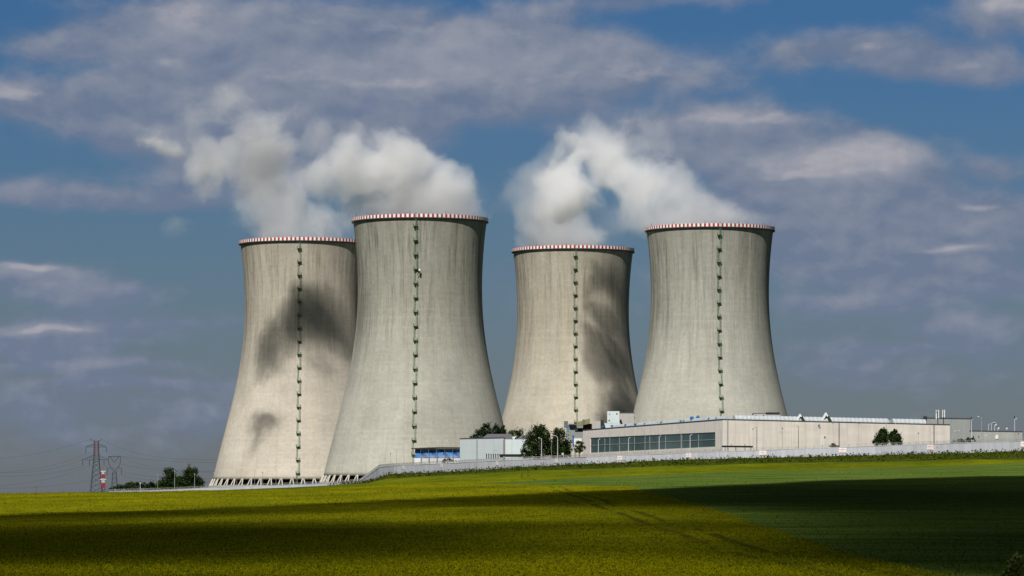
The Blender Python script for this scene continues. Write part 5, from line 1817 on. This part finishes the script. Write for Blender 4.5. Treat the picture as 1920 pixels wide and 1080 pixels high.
cb = at(214.5, 930, DP + 120)
s2 = (DP + 120) / F
cz = lambda py: (930 - py) * s2
cp_ = tag(empty("cat_head_pylon", cb), "lattice pylon with an open rounded head and a V inside it", "pylon")
lattice(MB(), [(-8.8, 3.2), (cz(884), 1.3)], .15, [8]).build("tower_body", M_lat, cp_)
hd = MB()
ring = [(0, 884), (-4.5, 879), (-9.5, 872), (-11.3, 864), (-11.2, 858), (-10.2, 855.2)]
for sg in (-1, 1):
    for i in range(len(ring) - 1):
        a = (sg * ring[i][0] * s2, 0, cz(ring[i][1])); b = (sg * ring[i + 1][0] * s2, 0, cz(ring[i + 1][1]))
        hd.bar(a, b, .34, n=5)
hd.bar((-12 * s2, 0, cz(855.2)), (12 * s2, 0, cz(855.2)), .3, n=5)
hd.bar((-12 * s2, 0, cz(856.8)), (12 * s2, 0, cz(856.8)), .16, n=5)
for q in range(12):
    x = (-12 + 2 * q) * s2
    hd.bar((x, 0, cz(855.2)), (x + s2, 0, cz(856.8)), .1, n=3)
hd.bar((-13 * s2, 0, cz(877.5)), (13 * s2, 0, cz(877.5)), .24, n=5)
hd.bar((-13 * s2, 0, cz(877.5)), (-5 * s2, 0, cz(875)), .16, n=5)
hd.bar((13 * s2, 0, cz(877.5)), (5 * s2, 0, cz(875)), .16, n=5)
hd.build("pylon_head", M_lat, cp_)
for (x0, y0, x1, y1) in ((-8.5, 856, 0, 867), (8.5, 856, 0, 867), (-13, 877.5, -14, 891), (13, 877.5, 13.3, 890)):
    MB().bar((x0 * s2, 0, cz(y0)), (x1 * s2, 0, cz(y1)), .24, n=6).build("insulator", M_ins, cp_)

tp = MB()
b = at(67.5, 932, 3400); s4 = 3400 / F
tp.bar((0, 0, -9), (0, 0, 20 * s4), .35, .25, 6).bar((-4 * s4, 0, 19.6 * s4), (4 * s4, 0, 19.6 * s4), .25, n=5).bar((-2.5 * s4, 0, -9), (0, 0, 9 * s4), .14, n=4).bar((2.5 * s4, 0, -9), (0, 0, 9 * s4), .14, n=4)
to = tp.build("line_pole", M_lat, None, b)
tag(to, "tiny far T shaped line pole on the bare horizon", "pylon")

mb_ = at(193.5, 930, 2500); s3 = 2500 / F
mz = lambda py: (930 - py) * s3
mr = tag(empty("striped_mast", mb_), "red and white striped lattice mast right beside the tall pylon", "mast")
for (y0, y1, mm, w0, w1, nm) in ((948, 915, M_lat, 2.3, 1.5, "mast_foot"), (915, 905, M_red, 1.5, 1.2, "red_band"), (905, 897, M_white, 1.2, 1.05, "white_band"), (897, 889, M_red, 1.05, .9, "red_band"), (889, 883, M_white, .9, .75, "white_band")):
    q = MB()
    w0, w1 = w0 * .7, w1 * .7
    lattice(q, [(mz(y0), w0), (mz(y1), w1)], .09, [3])
    if nm != "mast_foot":
        q.bar((0, 0, mz(y0)), (0, 0, mz(y1)), w0 * .34, w1 * .34, 8)
    q.build(nm, mm, mr)
for (y, w) in ((883.5, 4.6), (899, 5.5), (892, 5)):
    q = MB().box(-w * s3, w * s3, -.4, .4, mz(y) - .18, mz(y) + .18)
    q.build("platform", M_white if y != 892 else M_red, mr)
MB().bar((0, 0, mz(883)), (0, 0, mz(873)), .22, .08, 6).build("mast_tip", M_red, mr)
tt = MB()
b = at(354.5, 905, 2300); s5 = 2300 / F
lattice(tt, [(-20 * s5, 1.2), (36 * s5, .45)], .12, [14])
to = tt.build("mast_tip", M_latr, None, b)
tag(to, "slim reddish mast poking up behind the dark tree clump", "mast")


def cable(pts, label, group, r=.055):
    """sagging wire through photo points (x, y, distance)"""
    P3 = [at(*q) for q in pts]
    poly = []
    # quadratic through three points
    for k in range(25):
        t = k / 24
        poly.append(P3[0] * (2 * (t - .5) * (t - 1)) + P3[1] * (-4 * t * (t - 1)) + P3[2] * (2 * t * (t - .5)))
    mb = MB()
    mb.tube(poly, r, 4)
    o = mb.build("power_cable", M_cab)
    tag(o, label, "cable", group)


GL = "cables hanging left of the pylons"
GR = "cables hanging right of the pylons"
for (p, lb) in (
        (((-60, 888, 3050), (70, 878, 3000), (161, 850, 3000)), "dark cable sagging left from the upper pylon arm"),
        (((-60, 883, 3050), (60, 884, 3000), (155, 862, 3000)), "cable sagging left from the tip of the lower pylon arm"),
        (((-60, 891, 3100), (60, 891, 3000), (155, 874, 3000)), "cable sagging left from the outer lower insulator"),
        (((-60, 911, 3100), (60, 904, 3000), (168, 874, 3000)), "cable sagging left from the inner lower insulator"),
        (((-60, 914, 3200), (90, 912, 3100), (201, 891, 3120)), "lowest cable sagging left, from the rounded pylon head"),
        (((-60, 858, 3200), (40, 855, 3050), (170, 824, 3000)), "faint top earth wire running left from the pylon peak")):
    cable(p, lb, GL)
for (p, lb) in (
        (((226, 855, 3120), (300, 878, 2900), (440, 886, 2600)), "cable falling right from the top corner of the rounded head"),
        (((200, 848, 3000), (280, 862, 2900), (440, 868, 2600)), "cable running right from the upper pylon arm"),
        (((227, 870, 3120), (310, 882, 2900), (440, 882, 2600)), "dark cable falling right from inside the rounded head"),
        (((228, 890, 3120), (300, 902, 2950), (440, 903, 2600)), "lowest cable falling right, from the side insulator"),
        (((195, 873, 3000), (280, 893, 2900), (440, 897, 2600)), "cable running right from the lower pylon arm"),
        (((191, 824, 3000), (290, 856, 2900), (440, 860, 2600)), "faint top earth wire running right from the pylon peak")):
    cable(p, lb, GR)
